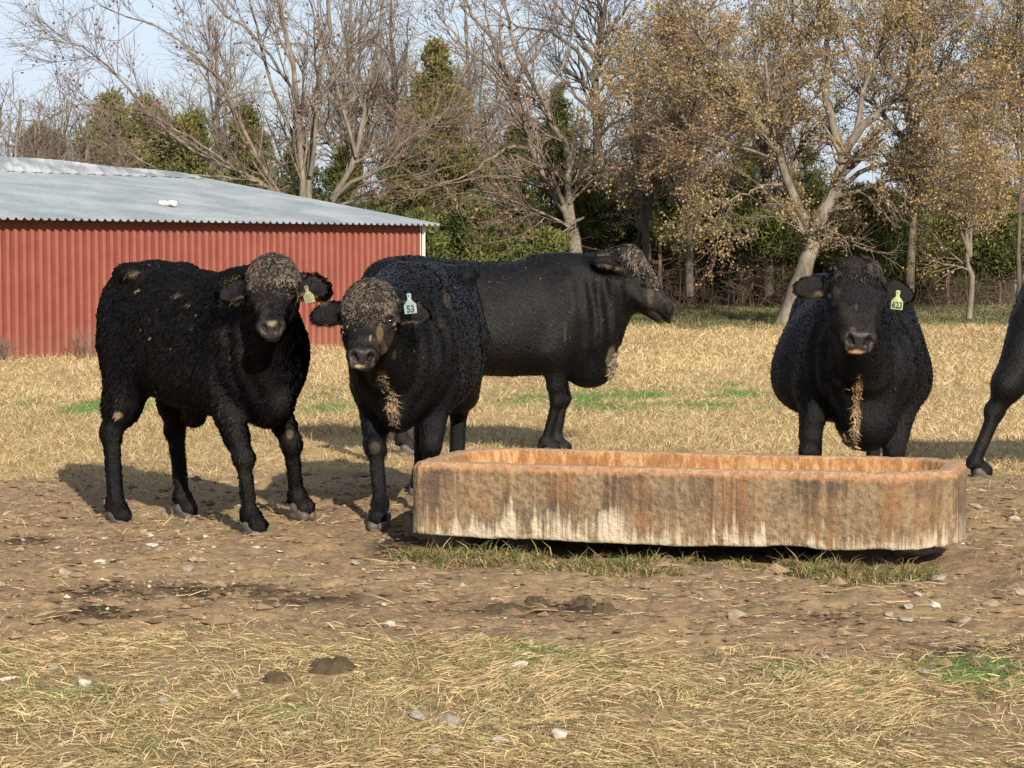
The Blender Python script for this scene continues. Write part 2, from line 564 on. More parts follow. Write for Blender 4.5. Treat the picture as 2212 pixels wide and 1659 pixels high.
# ---- grass
def strawcol(n, rng, dry=1.0, green=0.0):
    t = rng.random((n, 1))
    base = np.array([[0.20, 0.142, 0.066]]) * (1 - t) + np.array([[0.54, 0.425, 0.235]]) * t
    br = (rng.random((n, 1)) < 0.20)
    base = np.where(br, np.array([[0.17, 0.105, 0.05]]) * (0.7 + 0.6 * t), base)
    gr = (rng.random((n, 1)) < np.asarray(green).reshape(-1, 1))
    gc = np.array([[0.06, 0.10, 0.024]]) * (1 - t) + np.array([[0.17, 0.24, 0.075]]) * t
    return np.where(gr, gc, base) * rng.uniform(0.8, 1.15, (n, 1))

m_grass = m_col('dry_grass', 0.75, 0.25, 0.22)

def in_trough(x, y, mg=0.0):
    p = np.stack([x, y], -1) - TO
    a = p @ E1; b = p @ E2
    return (a > -mg) & (a < TL + mg) & (b > -mg) & (b < TW + mg)

CLEAR = [(716, 1453, 122), (598, 1477, 70), (182, 1475, 40), (352, 1519, 42), (507, 1498, 36), (462, 1459, 34), (1120, 1437, 52), (1212, 1594, 52), (898, 1552, 50), (972, 1566, 54), (1062, 1536, 40), (1085, 1612, 54),
         (1150, 1474, 30), (115, 1446, 30), (14, 1472, 36), (930, 1631, 44), (403, 1612, 26), (620, 1598, 36), (1612, 1438, 26), (2000, 1460, 36), (2160, 1446, 28), (1560, 1470, 26)]
CLEAR = [(*ground_at(u, v)[:2], w * ground_at(u, v)[1] / F / 2) for u, v, w in CLEAR]
def cleared(x, y, f=1.0):
    m = np.zeros(len(x), bool)
    for cx, cy, r in CLEAR:
        m |= ((x - cx) ** 2 + (y - cy) ** 2 < (r * f) ** 2) | ((np.abs(x - cx) < r * .7) & (y < cy) & (y > cy - r * 2.2))
    return m
if 'grass' not in SKIP:
    rg = np.random.default_rng(21)
    parts = []
    # lying straw mat close to the camera, thinning out over the dirt
    def scatter(n, y0, y1, xm):
        y = rg.uniform(y0, y1, n)
        x = rg.uniform(-1, 1, n) * (xm + 0.26 * y)
        return x, y
    x, y = scatter(520000, 5.6, 10.4, 0.7)
    d, gr, _ = zones(x, y)
    clump = fbm(x * 2.6, y * 2.0, seed=41, octv=4)
    keep = rg.random(len(x)) < np.clip((1 - d) * 1.0 * sst(0.36, 0.62, clump) + 0.09 * (1 - d) + 0.02, 0, 1)
    keep &= ~cleared(x, y)
    x, y, gr = x[keep], y[keep], gr[keep]
    n = len(x)
    B = np.stack([x, y, GH(x, y) + rg.uniform(-0.004, 0.012, n)], 1)
    L = np.minimum(rg.gamma(2.6, 0.017, n) + 0.016, .13)
    waz = vn(x * 1.6, y * 1.6, seed=77) * 9
    az = np.where(rg.random(n) < 0.55, waz + rg.normal(0, 0.5, n), rg.uniform(0, 6.283, n))
    parts.append(blades(B, L, rg.uniform(0.0014, 0.0036, n), az, np.abs(rg.normal(0.08, 0.16, n)), rg.uniform(-0.1, 0.5, n), strawcol(n, rg, green=0.05 + 0.5 * gr), rng=rg))
    # short upright stubble among the mat
    x, y = scatter(42000, 5.8, 10.0, 0.6)
    d, gr, _ = zones(x, y)
    keep = rg.random(len(x)) < np.clip((1 - d) * sst(0.36, 0.6, fbm(x * 2.2, y * 1.8, seed=43, octv=3)) + gr * 0.8, 0, 1)
    keep &= ~cleared(x, y)
    x, y, gr = x[keep], y[keep], gr[keep]; n = len(x)
    B = np.stack([x, y, GH(x, y) - 0.004], 1)
    parts.append(blades(B, rg.uniform(0.02, 0.085, n), rg.uniform(0.0018, 0.004, n), rg.uniform(0, 6.283, n), rg.uniform(0.3, 1.2, n), rg.uniform(0.2, 1.0, n), strawcol(n, rg, green=0.16 + 0.75 * gr), rng=rg))
    # loose straws on the dirt
    x, y = scatter(17000, 8.3, 17.0, 0.5)
    d, gr, _ = zones(x, y)
    keep = (rg.random(len(x)) < 0.25 + 0.75 * sst(0.45, 0.65, fbm(x * 1.4, y * 0.9, seed=47, octv=4))) & ~in_trough(x, y, 0.05)
    x, y = x[keep], y[keep]; n = len(x)
    B = np.stack([x, y, GH(x, y) + 0.003], 1)
    parts.append(blades(B, rg.gamma(2.5, 0.02, n) + 0.015, rg.uniform(0.0016, 0.004, n), rg.uniform(0, 6.283, n), np.abs(rg.normal(0.04, 0.09, n)), rg.uniform(-0.1, 0.4, n), strawcol(n, rg, green=0.04), rng=rg))
    o = blade_obj('straw_litter', parts, m_grass)
    setp(o, 'dry yellow straw and short stubble lying on the ground near the trough', 'straw', kind='stuff')

    # golden field behind
    parts = []
    n0 = 820000
    y = 12.5 * (66 / 12.5) ** (rg.random(n0) ** 1.0)
    x = rg.uniform(-1, 1, n0) * (1.2 + 0.245 * y)
    d, gr, stp = zones(x, y)
    patch = fbm(x * 0.8, y * 0.35, seed=51, octv=4)
    keep = (rg.random(n0) < np.clip((1 - d) * (0.25 + 1.25 * sst(0.32, 0.6, patch)) + 0.03, 0, 1)) & (rg.random(n0) > stp * 0.3) & ~in_trough(x, y, 0.1) & (rg.random(n0) > .85 * sst(58, 64, y))
    x, y, gr, stp = x[keep], y[keep], gr[keep], stp[keep]; n = len(x)
    B = np.stack([x, y, GH(x, y) - 0.01], 1)
    sc = np.clip(y / 16, 0.9, 3.5)
    L = rg.uniform(0.04, 0.115, n) * (0.6 + 0.5 * sc ** 0.6) * (1 - 0.3 * gr)
    cc = strawcol(n, rg, green=np.clip(0.03 + 0.92 * gr + 0.50 * stp, 0, 1)) * (1 - .50 * stp[:, None])
    tone = 0.72 + 0.62 * fbm(x * 0.5, y * 0.16, seed=57, octv=4)[:, None]
    parts.append(blades(B, L, rg.uniform(0.0022, 0.0046, n) * sc, rg.uniform(0, 6.283, n), np.clip(rg.normal(0.55, 0.4, n), 0.02, 1.4), rg.uniform(0, 1.1, n), cc * tone, rng=rg))
    o = blade_obj('dry_grass', parts, m_grass)
    setp(o, 'golden dry pasture grass with a few green patches behind the cattle', 'grass', kind='stuff')

    # greener tufts along the front of the trough
    parts = []
    n0 = 20000
    a = rg.uniform(0.0, TL - 0.05, n0)
    wob = vn(a * 3.0, a * 0, seed=61)
    b = -rg.beta(1.3, 2.2, n0) * (0.45 + 0.55 * wob) * 0.85 - 0.05
    tuft = fbm(a * 5, b * 5, seed=63, octv=3)
    keep = rg.random(n0) < sst(0.32, 0.62, tuft)
    a, b = a[keep], b[keep]; n = len(a)
    xy = TO + a[:, None] * E1 + b[:, None] * E2
    B = np.stack([xy[:, 0], xy[:, 1], GH(xy[:, 0], xy[:, 1]) - 0.006], 1)
    L = rg.uniform(0.03, 0.085, n) * (1 + 0.9 * (rg.random(n) < .12))
    cc = strawcol(n, rg, green=0.34) * np.array([[0.60, 0.58, 0.50]])
    parts.append(blades(B, L, rg.uniform(0.003, 0.0065, n), rg.uniform(0, 6.283, n), rg.uniform(0.35, 1.4, n), rg.uniform(0.2, 1.3, n), cc, rng=rg))
    o = blade_obj('trough_grass', parts, m_grass)
    setp(o, 'ragged green and straw coloured grass growing along the trough foot', 'grass', kind='stuff')

# ---- stones
def stone_mesh(seed, flat=0.6):
    r = np.random.default_rng(seed)
    import bmesh
    bm = bmesh.new()
    bmesh.ops.create_icosphere(bm, subdivisions=3, radius=1.0)
    V = np.array([v.co[:] for v in bm.verts]); Fc = np.array([[v.index for v in f.verts] for f in bm.faces])
    bm.free()
    for _ in range(11):                     # cleave flat facets
        nn = nrm(r.normal(size=3)); dd = r.uniform(0.45, 0.85)
        h = V @ nn
        V = V - np.maximum(h - dd, 0)[:, None] * nn * 0.92
    V = V * (1 + 0.25 * (fbm(V[:, 0] * 2 + seed, V[:, 1] * 2, V[:, 2] * 2, seed=seed, octv=3)[:, None] - 0.5))
    return V * np.array([1, r.uniform(0.6, 0.9), flat * r.uniform(0.7, 1.1)]), Fc

def m_stone(name, a, b):
    k = NT(name, 0.9, 0.25)
    v = k.coords('Object')
    f = k.noise(v, 22.0, 6.0, 0.65)
    f2 = k.noise(v, 5.0, 3.0)
    c = k.mix(k.ramp(f, [(0.3, 0.0), (0.7, 1.0)]), a, b)
    c = k.mix(k.ramp(f2, [(0.5, 0.0), (0.75, 0.7)]), c, (0.19, 0.13, 0.08))
    k.base(c).bump(f, 0.5, 0.01)
    return k.m

if 'stones' not in SKIP:
    ms = [m_stone('pale_limestone', (0.25, 0.225, 0.18), (0.44, 0.405, 0.345)), m_stone('grey_stone', (0.13, 0.11, 0.085), (0.27, 0.24, 0.19)), m_stone('tan_stone', (0.15, 0.11, 0.07), (0.28, 0.22, 0.15))]
    protos = []
    for i in range(9):
        V, Fc = stone_mesh(100 + i, 0.42 if i % 3 else 0.62)
        protos.append((V, Fc))
    def stone(u, v, wpx, mi, label, group=None, pi=None, up=0.22, rz=None):
        p = ground_at(u, v)
        s = wpx * p[1] / F / 2
        i = protos_i[0] % 9 if pi is None else pi
        protos_i[0] += 1
        V, Fc = protos[i]
        o = mesh('stone', V * s, [Fc], ms[mi], smooth=False)
        o.location = (p[0], p[1], float(GH(p[0], p[1])) + s * up)
        o.rotation_euler = (random.Random(i * 7 + int(u)).uniform(-.25, .25), random.Random(int(v)).uniform(-.25, .25), rz if rz is not None else random.Random(int(u * 3 + v)).uniform(0, 6.28))
        setp(o, label, 'stone', group)
    protos_i = [0]
    for (u, v, w, mi, lab) in [
        (182, 1475, 44, 0, 'white rounded stone sitting in dry grass, leftmost of the white foreground stones'),
        (352, 1519, 46, 0, 'white pointed stone with a shaded face, in straw below the small dung pat'),
        (507, 1498, 38, 0, 'flat topped white stone in straw just below the smaller dung pat'),
        (462, 1459, 38, 2, 'brownish stone half hidden in straw beside the two dung pats'),
        (1120, 1437, 56, 0, 'broad pale stone lying in straw right of the large dung pat'),
        (1150, 1474, 36, 1, 'small pale stone just below the broad one right of the dung pat'),
        (1212, 1594, 56, 0, 'white angular stone lowest among the central foreground stones'),
        (436, 1262, 34, 1, 'grey upright stone standing in the dark damp soil'),
        (636, 1265, 20, 1, 'small grey round stone at the right end of the dark damp soil'),
        (1592, 1336, 54, 2, 'long tan stone on bare dirt below the trough'),
        (1798, 1339, 26, 1, 'small grey stone on bare dirt right of the long tan stone'),
        (1612, 1438, 30, 1, 'grey stone on the edge of straw under the trough centre'),
        (2016, 1312, 38, 0, 'pale jagged stone on dirt below the right trough corner'),
        (2082, 1345, 40, 1, 'grey ragged stone on dirt near the right picture edge'),
        (2140, 1300, 50, 2, 'broad tan stone half sunk in dirt near the right picture edge'),
        (1985, 1290, 28, 1, 'small round grey stone below the right end of the trough grass'),
        (2030, 1255, 46, 1, 'grey stone beside the right end of the trough grass'),
        (832, 1312, 26, 0, 'small white stone on bare dirt left of the dung heap'),
        (115, 1446, 34, 1, 'grey stone in the straw above the leftmost white stone'),
        (14, 1472, 40, 0, 'pale flat stone cut by the left picture edge'),
        (898, 1552, 60, 1, 'grey stone buried in straw near the bottom centre'),
        (972, 1566, 60, 1, 'long grey flat stone in straw right of the buried one'),
        (1062, 1536, 44, 1, 'square grey stone behind the long flat one'),
        (1085, 1612, 60, 0, 'pale tan slab at the bottom edge of the picture'),
        (930, 1631, 50, 1, 'grey stone at the bottom edge left of the pale slab'),
        (403, 1612, 30, 0, 'small white stone near the bottom of the straw on the left'),
        (620, 1598, 40, 0, 'thin white stone flat in the straw low down'),
        (240, 1520, 18, 0, 'tiny white stone between the two biggest white ones'),
        (440, 1545, 20, 0, 'tiny pale stone in straw between two white stones'),
        (2110, 1100, 40, 1, 'flat grey stone just right of the trough end'),
        (2190, 1118, 36, 0, 'pale stone on dirt by the right picture edge under the standing leg'),
        (2000, 1460, 44, 1, 'flat grey stone beside the green tuft'),
        (2160, 1446, 34, 1, 'grey stone standing behind the green tuft at right'),
        (1560, 1470, 30, 0, 'pale flat stone in straw left of the tuft'),
        (550, 1180, 30, 0, 'pale stone touching the front hoof of the nearest animal'),
        (604, 1184, 26, 0, 'pale pebble stone right of the front hoof of the nearest animal'),
        (445, 1158, 28, 0, 'pale low stone on dirt between the legs of the nearest animal'),
        (244, 1210, 34, 1, 'grey brown stone, largest in the stony patch on the left'),
        (210, 1214, 30, 0, 'pale stone at the left of the largest one in the stony patch'),
    ]:
        stone(u, v, w, mi, lab)
    rs = random.Random(5)
    for i in range(86):
        q = rs.random()
        if q < 0.62:
            u, v = rs.gauss(230, 170), rs.gauss(1195, 42)
        elif q < 0.8:
            u, v = rs.uniform(0, 860), rs.uniform(1120, 1360)
        else:
            u, v = rs.uniform(1900, 2212), rs.uniform(1090, 1390)
        p = ground_at(u, v)
        if v < 1100 or in_trough(p[0:1], p[1:2], 0.05)[0]:
            continue
        stone(u, v, rs.choice([12, 14, 16, 18, 22, 26, 32, 38]), rs.choice([0, 1, 1, 1, 1, 2, 2]), 'small pale stone, one of many strewn over the trampled dirt', 'small stones strewn over the dirt')
    # gravel too small to count
    rg2 = np.random.default_rng(31)
    n = 5200
    y = rg2.uniform(8.2, 16, n); x = rg2.uniform(-1, 1, n) * (0.6 + 0.24 * y)
    d, _, _ = zones(x, y)
    st = 0.35 + 0.65 * np.exp(-((x + 2.0) / 1.2) ** 2 - ((y - 11.4) / 1.3) ** 2)
    kp = (rg2.random(n) < d * st) & ~in_trough(x, y, 0.02)
    x, y = x[kp], y[kp]; n = len(x)
    z = GH(x, y)
    ico = np.array([[1, 0, 0], [-1, 0, 0], [0, 1, 0], [0, -1, 0], [0, 0, 1], [0, 0, -1]], float)
    icf = np.array([[0, 2, 4], [2, 1, 4], [1, 3, 4], [3, 0, 4], [2, 0, 5], [1, 2, 5], [3, 1, 5], [0, 3, 5]])
    s = rg2.gamma(2.0, 0.0032, n) + 0.003
    V = (ico[None] * rg2.uniform(0.5, 1.3, (n, 6, 1)) * s[:, None, None] * np.array([1, 1, 0.6]))
    an = rg2.uniform(0, 6.28, n); ca, sa = np.cos(an)[:, None], np.sin(an)[:, None]
    V = np.stack([V[:, :, 0] * ca - V[:, :, 1] * sa, V[:, :, 0] * sa + V[:, :, 1] * ca, V[:, :, 2]], -1)
    V += np.stack([x, y, z + s * 0.3], 1)[:, None]
    Fc = (np.arange(n)[:, None, None] * 6 + icf[None]).reshape(-1, 3)
    t = rg2.random((n, 1))
    cc = np.array([[0.20, 0.14, 0.085]]) * (1 - t) + np.array([[0.36, 0.30, 0.21]]) * t ** 2
    g = mesh('gravel', V.reshape(-1, 3), [Fc], m_col('gravel_bits', 0.9, 0.2), smooth=False, col=np.repeat(cc, 6, 0))
    setp(g, 'fine gravel and crumbs of soil on the dirt', 'gravel', kind='stuff')
    # crumbs of dark soil
    n = 22000
    y = rg2.uniform(8.2, 15.5, n); x = rg2.uniform(-1, 1, n) * (0.6 + 0.24 * y)
    d, _, _ = zones(x, y)
    md = np.zeros(n)
    for (cx, cy, sx, sy, a) in DARK_SPOTS:
        md = np.maximum(md, a * np.exp(-((x - cx) / sx) ** 2 - ((y - cy) / sy) ** 2))
    kp = (rg2.random(n) < d * (0.25 + md)) & ~in_trough(x, y, 0.02)
    x, y, md = x[kp], y[kp], md[kp]; n = len(x); z = GH(x, y)
    s = rg2.gamma(2.0, 0.0055, n) + 0.004
    V = (ico[None] * rg2.uniform(0.5, 1.3, (n, 6, 1)) * s[:, None, None] * np.array([1.2, 1, 0.6])) + np.stack([x, y, z + s * 0.2], 1)[:, None]
    Fc = (np.arange(n)[:, None, None] * 6 + icf[None]).reshape(-1, 3)
    t = rg2.random((n, 1))
    cc = (np.array([[0.09, 0.058, 0.033]]) * (1 - t) + np.array([[0.20, 0.14, 0.085]]) * t) * (1 - 0.6 * md[:, None])
    g = mesh('soil_crumbs', V.reshape(-1, 3), [Fc], m_col('soil_bits', 0.95, 0.1), smooth=False, col=np.repeat(cc, 6, 0))
    setp(g, 'loose crumbs of dark soil trodden out of the dirt', 'soil', kind='stuff')
    # dung
    md = NT('cow_dung', 0.85, 0.3)
    vv = md.coords('Object'); ff = md.noise(vv, 26.0, 6.0)
    md.base(md.mix(ff, (0.028, 0.019, 0.009), (0.068, 0.047, 0.022))).bump(ff, 0.8, 0.02)
    def pat(u, v, wu, hz, label, seed, name='dung_pat', lump=0.5):
        p = ground_at(u, v); r = wu * p[1] / F / 2
        nr, na = 22, 56
        rr = np.linspace(0, 1, nr)[:, None]; aa = np.linspace(0, 2 * math.pi, na, endpoint=False)[None]
        ed = 0.78 + 0.34 * fbm(np.cos(aa) * 2 + seed, np.sin(aa) * 2, seed=seed, octv=3)
        X = rr * np.cos(aa) * ed * r; Yv = rr * np.sin(aa) * ed * r * 0.85
        Z = hz * (1 - rr ** 3.2) * (1 - lump + 2 * lump * fbm(X / r * 6 + seed, Yv / r * 6, seed=seed + 3, octv=4)) - 0.012 * rr ** 4
        V = np.stack([X, Yv, Z + X * 0], -1).reshape(-1, 3)
        ii = np.arange(nr * na).reshape(nr, na)
        Q = np.stack([ii[:-1], ii[1:], np.roll(ii[1:], -1, 1), np.roll(ii[:-1], -1, 1)], -1).reshape(-1, 4)
        o = mesh(name, V, [Q], md.m)
        o.location = (p[0], p[1], float(HT(p[0], p[1])) + 0.005)
        setp(o, label, 'dung')
    pat(716, 1453, 128, 0.045, 'large round brown dung pat in the foreground straw', 1)
    pat(598, 1477, 76, 0.032, 'smaller dung pat left of the large one in the straw', 2)
    pat(1160, 1312, 80, 0.035, 'lumpy dark dung heap on dirt in front of the trough', 3, lump=0.6)
    pat(1090, 1320, 120, 0.022, 'flattened dung spread left of the lumpy heap before the trough', 4, lump=0.8)
    pat(1262, 1310, 80, 0.028, 'crumbled dung right of the lumpy heap before the trough', 5, lump=0.9)
    pat(1305, 1322, 60, 0.03, 'small dung crumbs at the right end of the dung row', 6, lump=0.9)
# ------------------------------------------------------------------ cattle
def proj(P):
    q = P - np.array([0, 0, CAMH])
    yc = q[:, 1] * CT - q[:, 2] * ST
    zc = q[:, 1] * ST + q[:, 2] * CT
    return 1106 + F * q[:, 0] / yc, 829.5 - F * zc / yc, yc

k = NT('black_hide', 0.5, 0.15)
a = k.attr('Col')
v = k.coords('Object')
tcx = k.n('ShaderNodeTexCoord'); rot = k.n('ShaderNodeMapping'); rot.inputs['Rotation'].default_value = (0, math.radians(-36), 0)
k.l(tcx.outputs['Object'], rot.inputs['Vector'])
str_ = k.n('ShaderNodeMapping'); str_.inputs['Scale'].default_value = (9, 75, 75)
k.l(rot.outputs['Vector'], str_.inputs['Vector'])
fn_ = k.noise(str_.outputs['Vector'], 1.0, 5.0, 0.7)
fm_ = k.noise(k.coords('Object'), 9.0, 5.0, 0.65)
k.base(k.mix(1.0, k.mix(1.0, a.outputs['Color'], k.ramp(fn_, [(0.35, .45), (0.68, 1.0)]), 'MULTIPLY'), k.ramp(fm_, [(.35, .6), (.65, 1.0)]), 'MULTIPLY'))
w_ = k.attr('wet').outputs['Fac']
rr_ = k.n('ShaderNodeMapRange', From__Min=0.0, From__Max=1.0, To__Min=0.50, To__Max=0.28)
k.l(w_, rr_.inputs['Value'])
k.l(rr_.outputs['Result'], k.b.inputs['Roughness'])
k.bump(fn_, 0.75, 0.014)
inv_ = k.n('ShaderNodeMapRange', From__Min=0.0, From__Max=1.0, To__Min=0.75, To__Max=0.12)
k.l(w_, inv_.inputs['Value'])
bn_ = [n_ for n_ in k.t.nodes if n_.type == 'BUMP'][0]
k.l(inv_.outputs['Result'], bn_.inputs['Strength'])
m_hide = k.m
m_hair = m_col('black_hair', 0.5, 0.16, 0.30)
m_clump = m_col('mud_caked_hair', 0.8, 0.25)
m_hoof = plain('hoof_horn', (0.055, 0.046, 0.037), 0.6, 0.35, 0.5, 40.0, 0.4)
k = NT('eye_wet', 0.08, 0.6); k.base((0.006, 0.005, 0.005)); m_eye = k.m

def tag_mesh(name, R, loc, w, mat, parent, text=None, tmat=None, tsize=0.5, label=None, toff=(0, 0)):
    """ear tag lying in the local plane: R rows = (right, normal, up)"""
    pts = np.array([(-.46, -.58), (.46, -.58), (.5, -.52), (.5, .12), (.43, .22), (.17, .52), (.13, .78), (.2, .92), (.13, 1.08), (-.13, 1.08), (-.2, .92), (-.13, .78), (-.17, .52), (-.43, .22), (-.5, .12), (-.5, -.52)]) * w
    n = len(pts); t = 0.0022
    R = np.array(R)
    bow = lambda x, y: -0.9 * (x ** 2) / w * 0.25 - 0.06 * y
    def P(x, y, d):
        return loc + x * R[0] + y * R[2] + (d + bow(x, y)) * R[1]
    V = [P(x, y, t) for x, y in pts] + [P(x, y, -t) for x, y in pts] + [P(0, 0.1 * w, t)] + [P(0, .1 * w, -t)]
    tri = []; quad = []
    for i in range(n):
        j = (i + 1) % n
        tri.append((i, j, 2 * n)); tri.append((n + j, n + i, 2 * n + 1)); quad.append((i, n + i, n + j, j))
    o = mesh(name, np.array(V), [np.array(tri), np.array(quad)], mat, parent, smooth=False)
    if label: o['label'] = label
    # pin button
    b = []
    ring = [(math.cos(q), math.sin(q)) for q in np.linspace(0, 6.283, 12, endpoint=False)]
    V = [P(0.11 * w * c, 0.92 * w + 0.11 * w * s_, t + 0.004) for c, s_ in ring] + [P(0.11 * w * c, 0.92 * w + 0.11 * w * s_, -t) for c, s_ in ring] + [P(0, .92 * w, t + 0.006)]
    tri = [(i, (i + 1) % 12, 24) for i in range(12)]; quad = [(i, 12 + i, 12 + (i + 1) % 12, (i + 1) % 12) for i in range(12)]
    mesh('tag_button', np.array(V), [np.array(tri), np.array(quad)], mat, o, smooth=False)
    if text:
        cu = bpy.data.curves.new('number', 'FONT')
        cu.body = text; cu.size = 1.0; cu.align_x = 'CENTER'; cu.align_y = 'CENTER'; cu.offset = 0.030; cu.extrude = 0.0
        cu.space_character = 0.98
        to = bpy.data.objects.new('number_tmp', cu)
        SC.collection.objects.link(to)
        dg = bpy.context.evaluated_depsgraph_get()
        tm = bpy.data.meshes.new_from_object(to.evaluated_get(dg))
        bpy.data.objects.remove(to); bpy.data.curves.remove(cu)
        co = np.array([q.co[:] for q in tm.vertices])
        co[:, 0] -= (co[:, 0].max() + co[:, 0].min()) / 2; co[:, 1] -= (co[:, 1].max() + co[:, 1].min()) / 2
        sx = tsize * w / (co[:, 0].max() - co[:, 0].min()) ; sy = 0.60 * w / (co[:, 1].max() - co[:, 1].min())
        for q, c in zip(tm.vertices, co):
            q.co = P(c[0] * sx + toff[0] * w, c[1] * sy - 0.2 * w + toff[1] * w, t + 0.0012)
        tm.materials.clear(); tm.materials.append(tmat)
        no = bpy.data.objects.new('number', tm); SC.collection.objects.link(no); no.parent = o
    return o

def build_cow(key, label, heading, centre, S, lx, poll, muz, facehint, hs=1.0, wid=1.0, belly=1.0, mudlv=1.0, tag=None, ears=None,
              lift=0.0, extra=None, splats=(), seed=1, nhair=60000, clumps=700, tailside=0.0, headW=1.0, hairlen=1.0, cover=(0.12, 0.5), brisk=1.0, hmesh=0.009, hocks=None, elb=1.0, dropb=0.0, thighs=None, egg=.14, earS=1.0, mudtone=1.0, curlS=1.0, hipw=1.0, muzS=1.0, wither=0.0, mudf=(-.13, -.05), flecks=.0002, folds=.006):
    rg = np.random.default_rng(seed)
    hd = math.radians(heading)
    c, s_ = math.cos(hd), math.sin(hd)
    root3 = np.array([centre[0], centre[1], 0.0])
    Rw = np.array([[c, s_, 0], [-s_, c, 0], [0, 0, 1.0]])      # world -> local
    L = lambda p: Rw @ (np.asarray(p, float) - root3)
    feet = {k2: L(at(*p)) - np.array([0, 0, .012]) for k2, p in FEET[key].items()}
    fz = np.mean([f[2] for f in feet.values()])
    z0 = lift
    P = Prims()
    X = lambda x: x * lx * S
    st = np.array([
        (-0.905, 1.08, 1.02, .04), (-0.88, 1.20, .96, .12), (-0.82, 1.325, .88, .20), (-0.70, 1.385, .80, .265), (-0.52, 1.405, .70, .30), (-0.30, 1.375, .625, .335),
        (-0.05, 1.355, .575, .365), (0.18, 1.355, .565, .355), (.36, 1.375, .575, .315), (.52, 1.385, .59, .275), (.66, 1.335, .61, .245), (.78, 1.24, .66, .20), (.85, 1.12, .74, .14), (.885, 1.0, .82, .06)])
    st2 = st.copy()
    st2[:, 0] *= lx * S
    st2[:, 1:3] *= S
    st2[:, 3] *= S * wid
    bf = np.exp(-((st[:, 0] + 0.05) / 0.42) ** 2)
    st2[:, 3] *= 1 + (belly - 1) * bf
    st2[:, 3] *= 1 - (1 - hipw) * .55 * sst(.0, -.45, st[:, 0])
    st2[:, 2] -= (belly - 1) * 0.16 * bf * S
    st2[:, 1] -= wither * np.exp(-((st[:, 0] - .5) / .3) ** 2)
    st2[:, 1:3] += z0
    P.loft((0, 0, 0), np.eye(3), st2, n=2.35, egg=egg, k=0.05)
    zz = lambda z: z * S + z0
    # hip bones, tail head, shoulder mass, brisket
    for sg in (1, -1):
        P.ell((X(-.50), sg * .215 * S * wid * hipw, zz(1.335)), (.10 * S, .07 * S, .055 * S), k=.09)
        P.ell((X(-.64), sg * .165 * S * wid, zz(1.03)), (.22 * S * lx ** .5, .125 * S * wid, .28 * S), k=.08)
        P.ell((X(.50), sg * .20 * S * wid, zz(1.0)), (.15 * S, .095 * S * wid, .27 * S), k=.07)
        P.ell((X(.70), sg * .15 * S * wid, zz(.90)), (.11 * S, .09 * S, .12 * S), k=.10)
        P.ell((X(.36), sg * .20 * S * wid, zz(.78)), (.12 * S, .09 * S, .12 * S), k=.08)
    P.ell((X(.68), 0, zz(.655 - dropb)), (.19 * S, .115 * S * wid * brisk, .135 * S * brisk), k=.10)
    if tailside is not None: P.ell((X(-.86), 0, zz(1.30)), (.07 * S, .05 * S, .06 * S), k=.06)
    # legs
    for nm, sg in (('FR', -1), ('FL', 1)):
        if nm not in feet: continue
        f = feet[nm]
        E = np.array([X(.43), sg * .185 * S * wid * elb, zz(.76)])
        Sh = np.array([X(.56), sg * .18 * S * wid, zz(1.0)])
        K = np.array([E[0] * .42 + f[0] * .58 + .035 * S, E[1] * .45 + f[1] * .55, f[2] + .415 * S])
        Fe = np.array([f[0] * .9 + K[0] * .1 - .045 * S, f[1] * .92 + K[1] * .08, f[2] + .125 * S])
        P.cone(Sh, E, .12 * S, .108 * S, .08)
        P.cone(E, K * .72 + E * .28, .100 * S, .062 * S, .06)
        P.cone(K * .72 + E * .28, K, .060 * S, .050 * S, .03)
        P.ell(K + np.array([.008 * S, 0, 0]), (.053 * S, .051 * S, .062 * S), k=.04)
        P.cone(K, Fe, .041 * S, .036 * S, .025)
        P.ell(Fe, (.050 * S, .047 * S, .046 * S), k=.025)
        P.cone(Fe, f + np.array([.02 * S, 0, .065 * S]), .041 * S, .050 * S, .02)
    for nm, sg in (('HR', -1), ('HL', 1)):
        if nm not in feet: continue
        f = feet[nm]
        Hk = np.array([f[0] - .105 * S, f[1] * .9 + sg * .16 * S * .1, f[2] + .52 * S])
        if hocks and nm in hocks: Hk = L(at(*hocks[nm]))
        St = np.array([X(-.40), sg * .205 * S * wid, zz(.80)])
        Th = np.array([X(-.60), sg * .175 * S * wid, zz(.92)])
        G = np.array([(Th[0] * .35 + St[0] * .2 + Hk[0] * .45), Th[1] * .5 + Hk[1] * .5, zz(.72) * .5 + Hk[2] * .5 + .02])
        if thighs and nm in thighs:
            Th = L(at(*thighs[nm][0])); G = L(at(*thighs[nm][1])); St = (Th + G) / 2 + np.array([.16, 0, 0])
        Fe = np.array([f[0] - .05 * S, f[1], f[2] + .125 * S])
        P.cone(Th, G, .155 * S, .092 * S, .09)
        P.cone(St, G, .105 * S, .088 * S, .08)
        P.cone(G, Hk, .090 * S, .054 * S, .05)
        P.ell(Hk + np.array([-.018 * S, 0, .0]), (.066 * S, .046 * S, .074 * S), k=.025)
        P.cone(Hk, Fe, .047 * S, .040 * S, .03)
        P.ell(Fe, (.053 * S, .049 * S, .049 * S), k=.025)
        P.cone(Fe, f + np.array([.02 * S, 0, .065 * S]), .044 * S, .052 * S, .02)
    for f in feet.values():
        for sg in (1, -1):
            P.ell(f + np.array([-.085 * S, sg * .026 * S, .10 * S]), (.018 * S, .014 * S, .016 * S), k=.008)
    # head frame
    p0 = L(poll); p1 = L(muz)
    h = nrm(p1 - p0)
    fh = Rw @ np.asarray(facehint, float)
    l = nrm(np.cross(fh, h)); fr = np.cross(h, l)
    hl = np.linalg.norm(p1 - p0)
    H = hl / 0.545 * hs
    RH = np.array([h, l, fr])
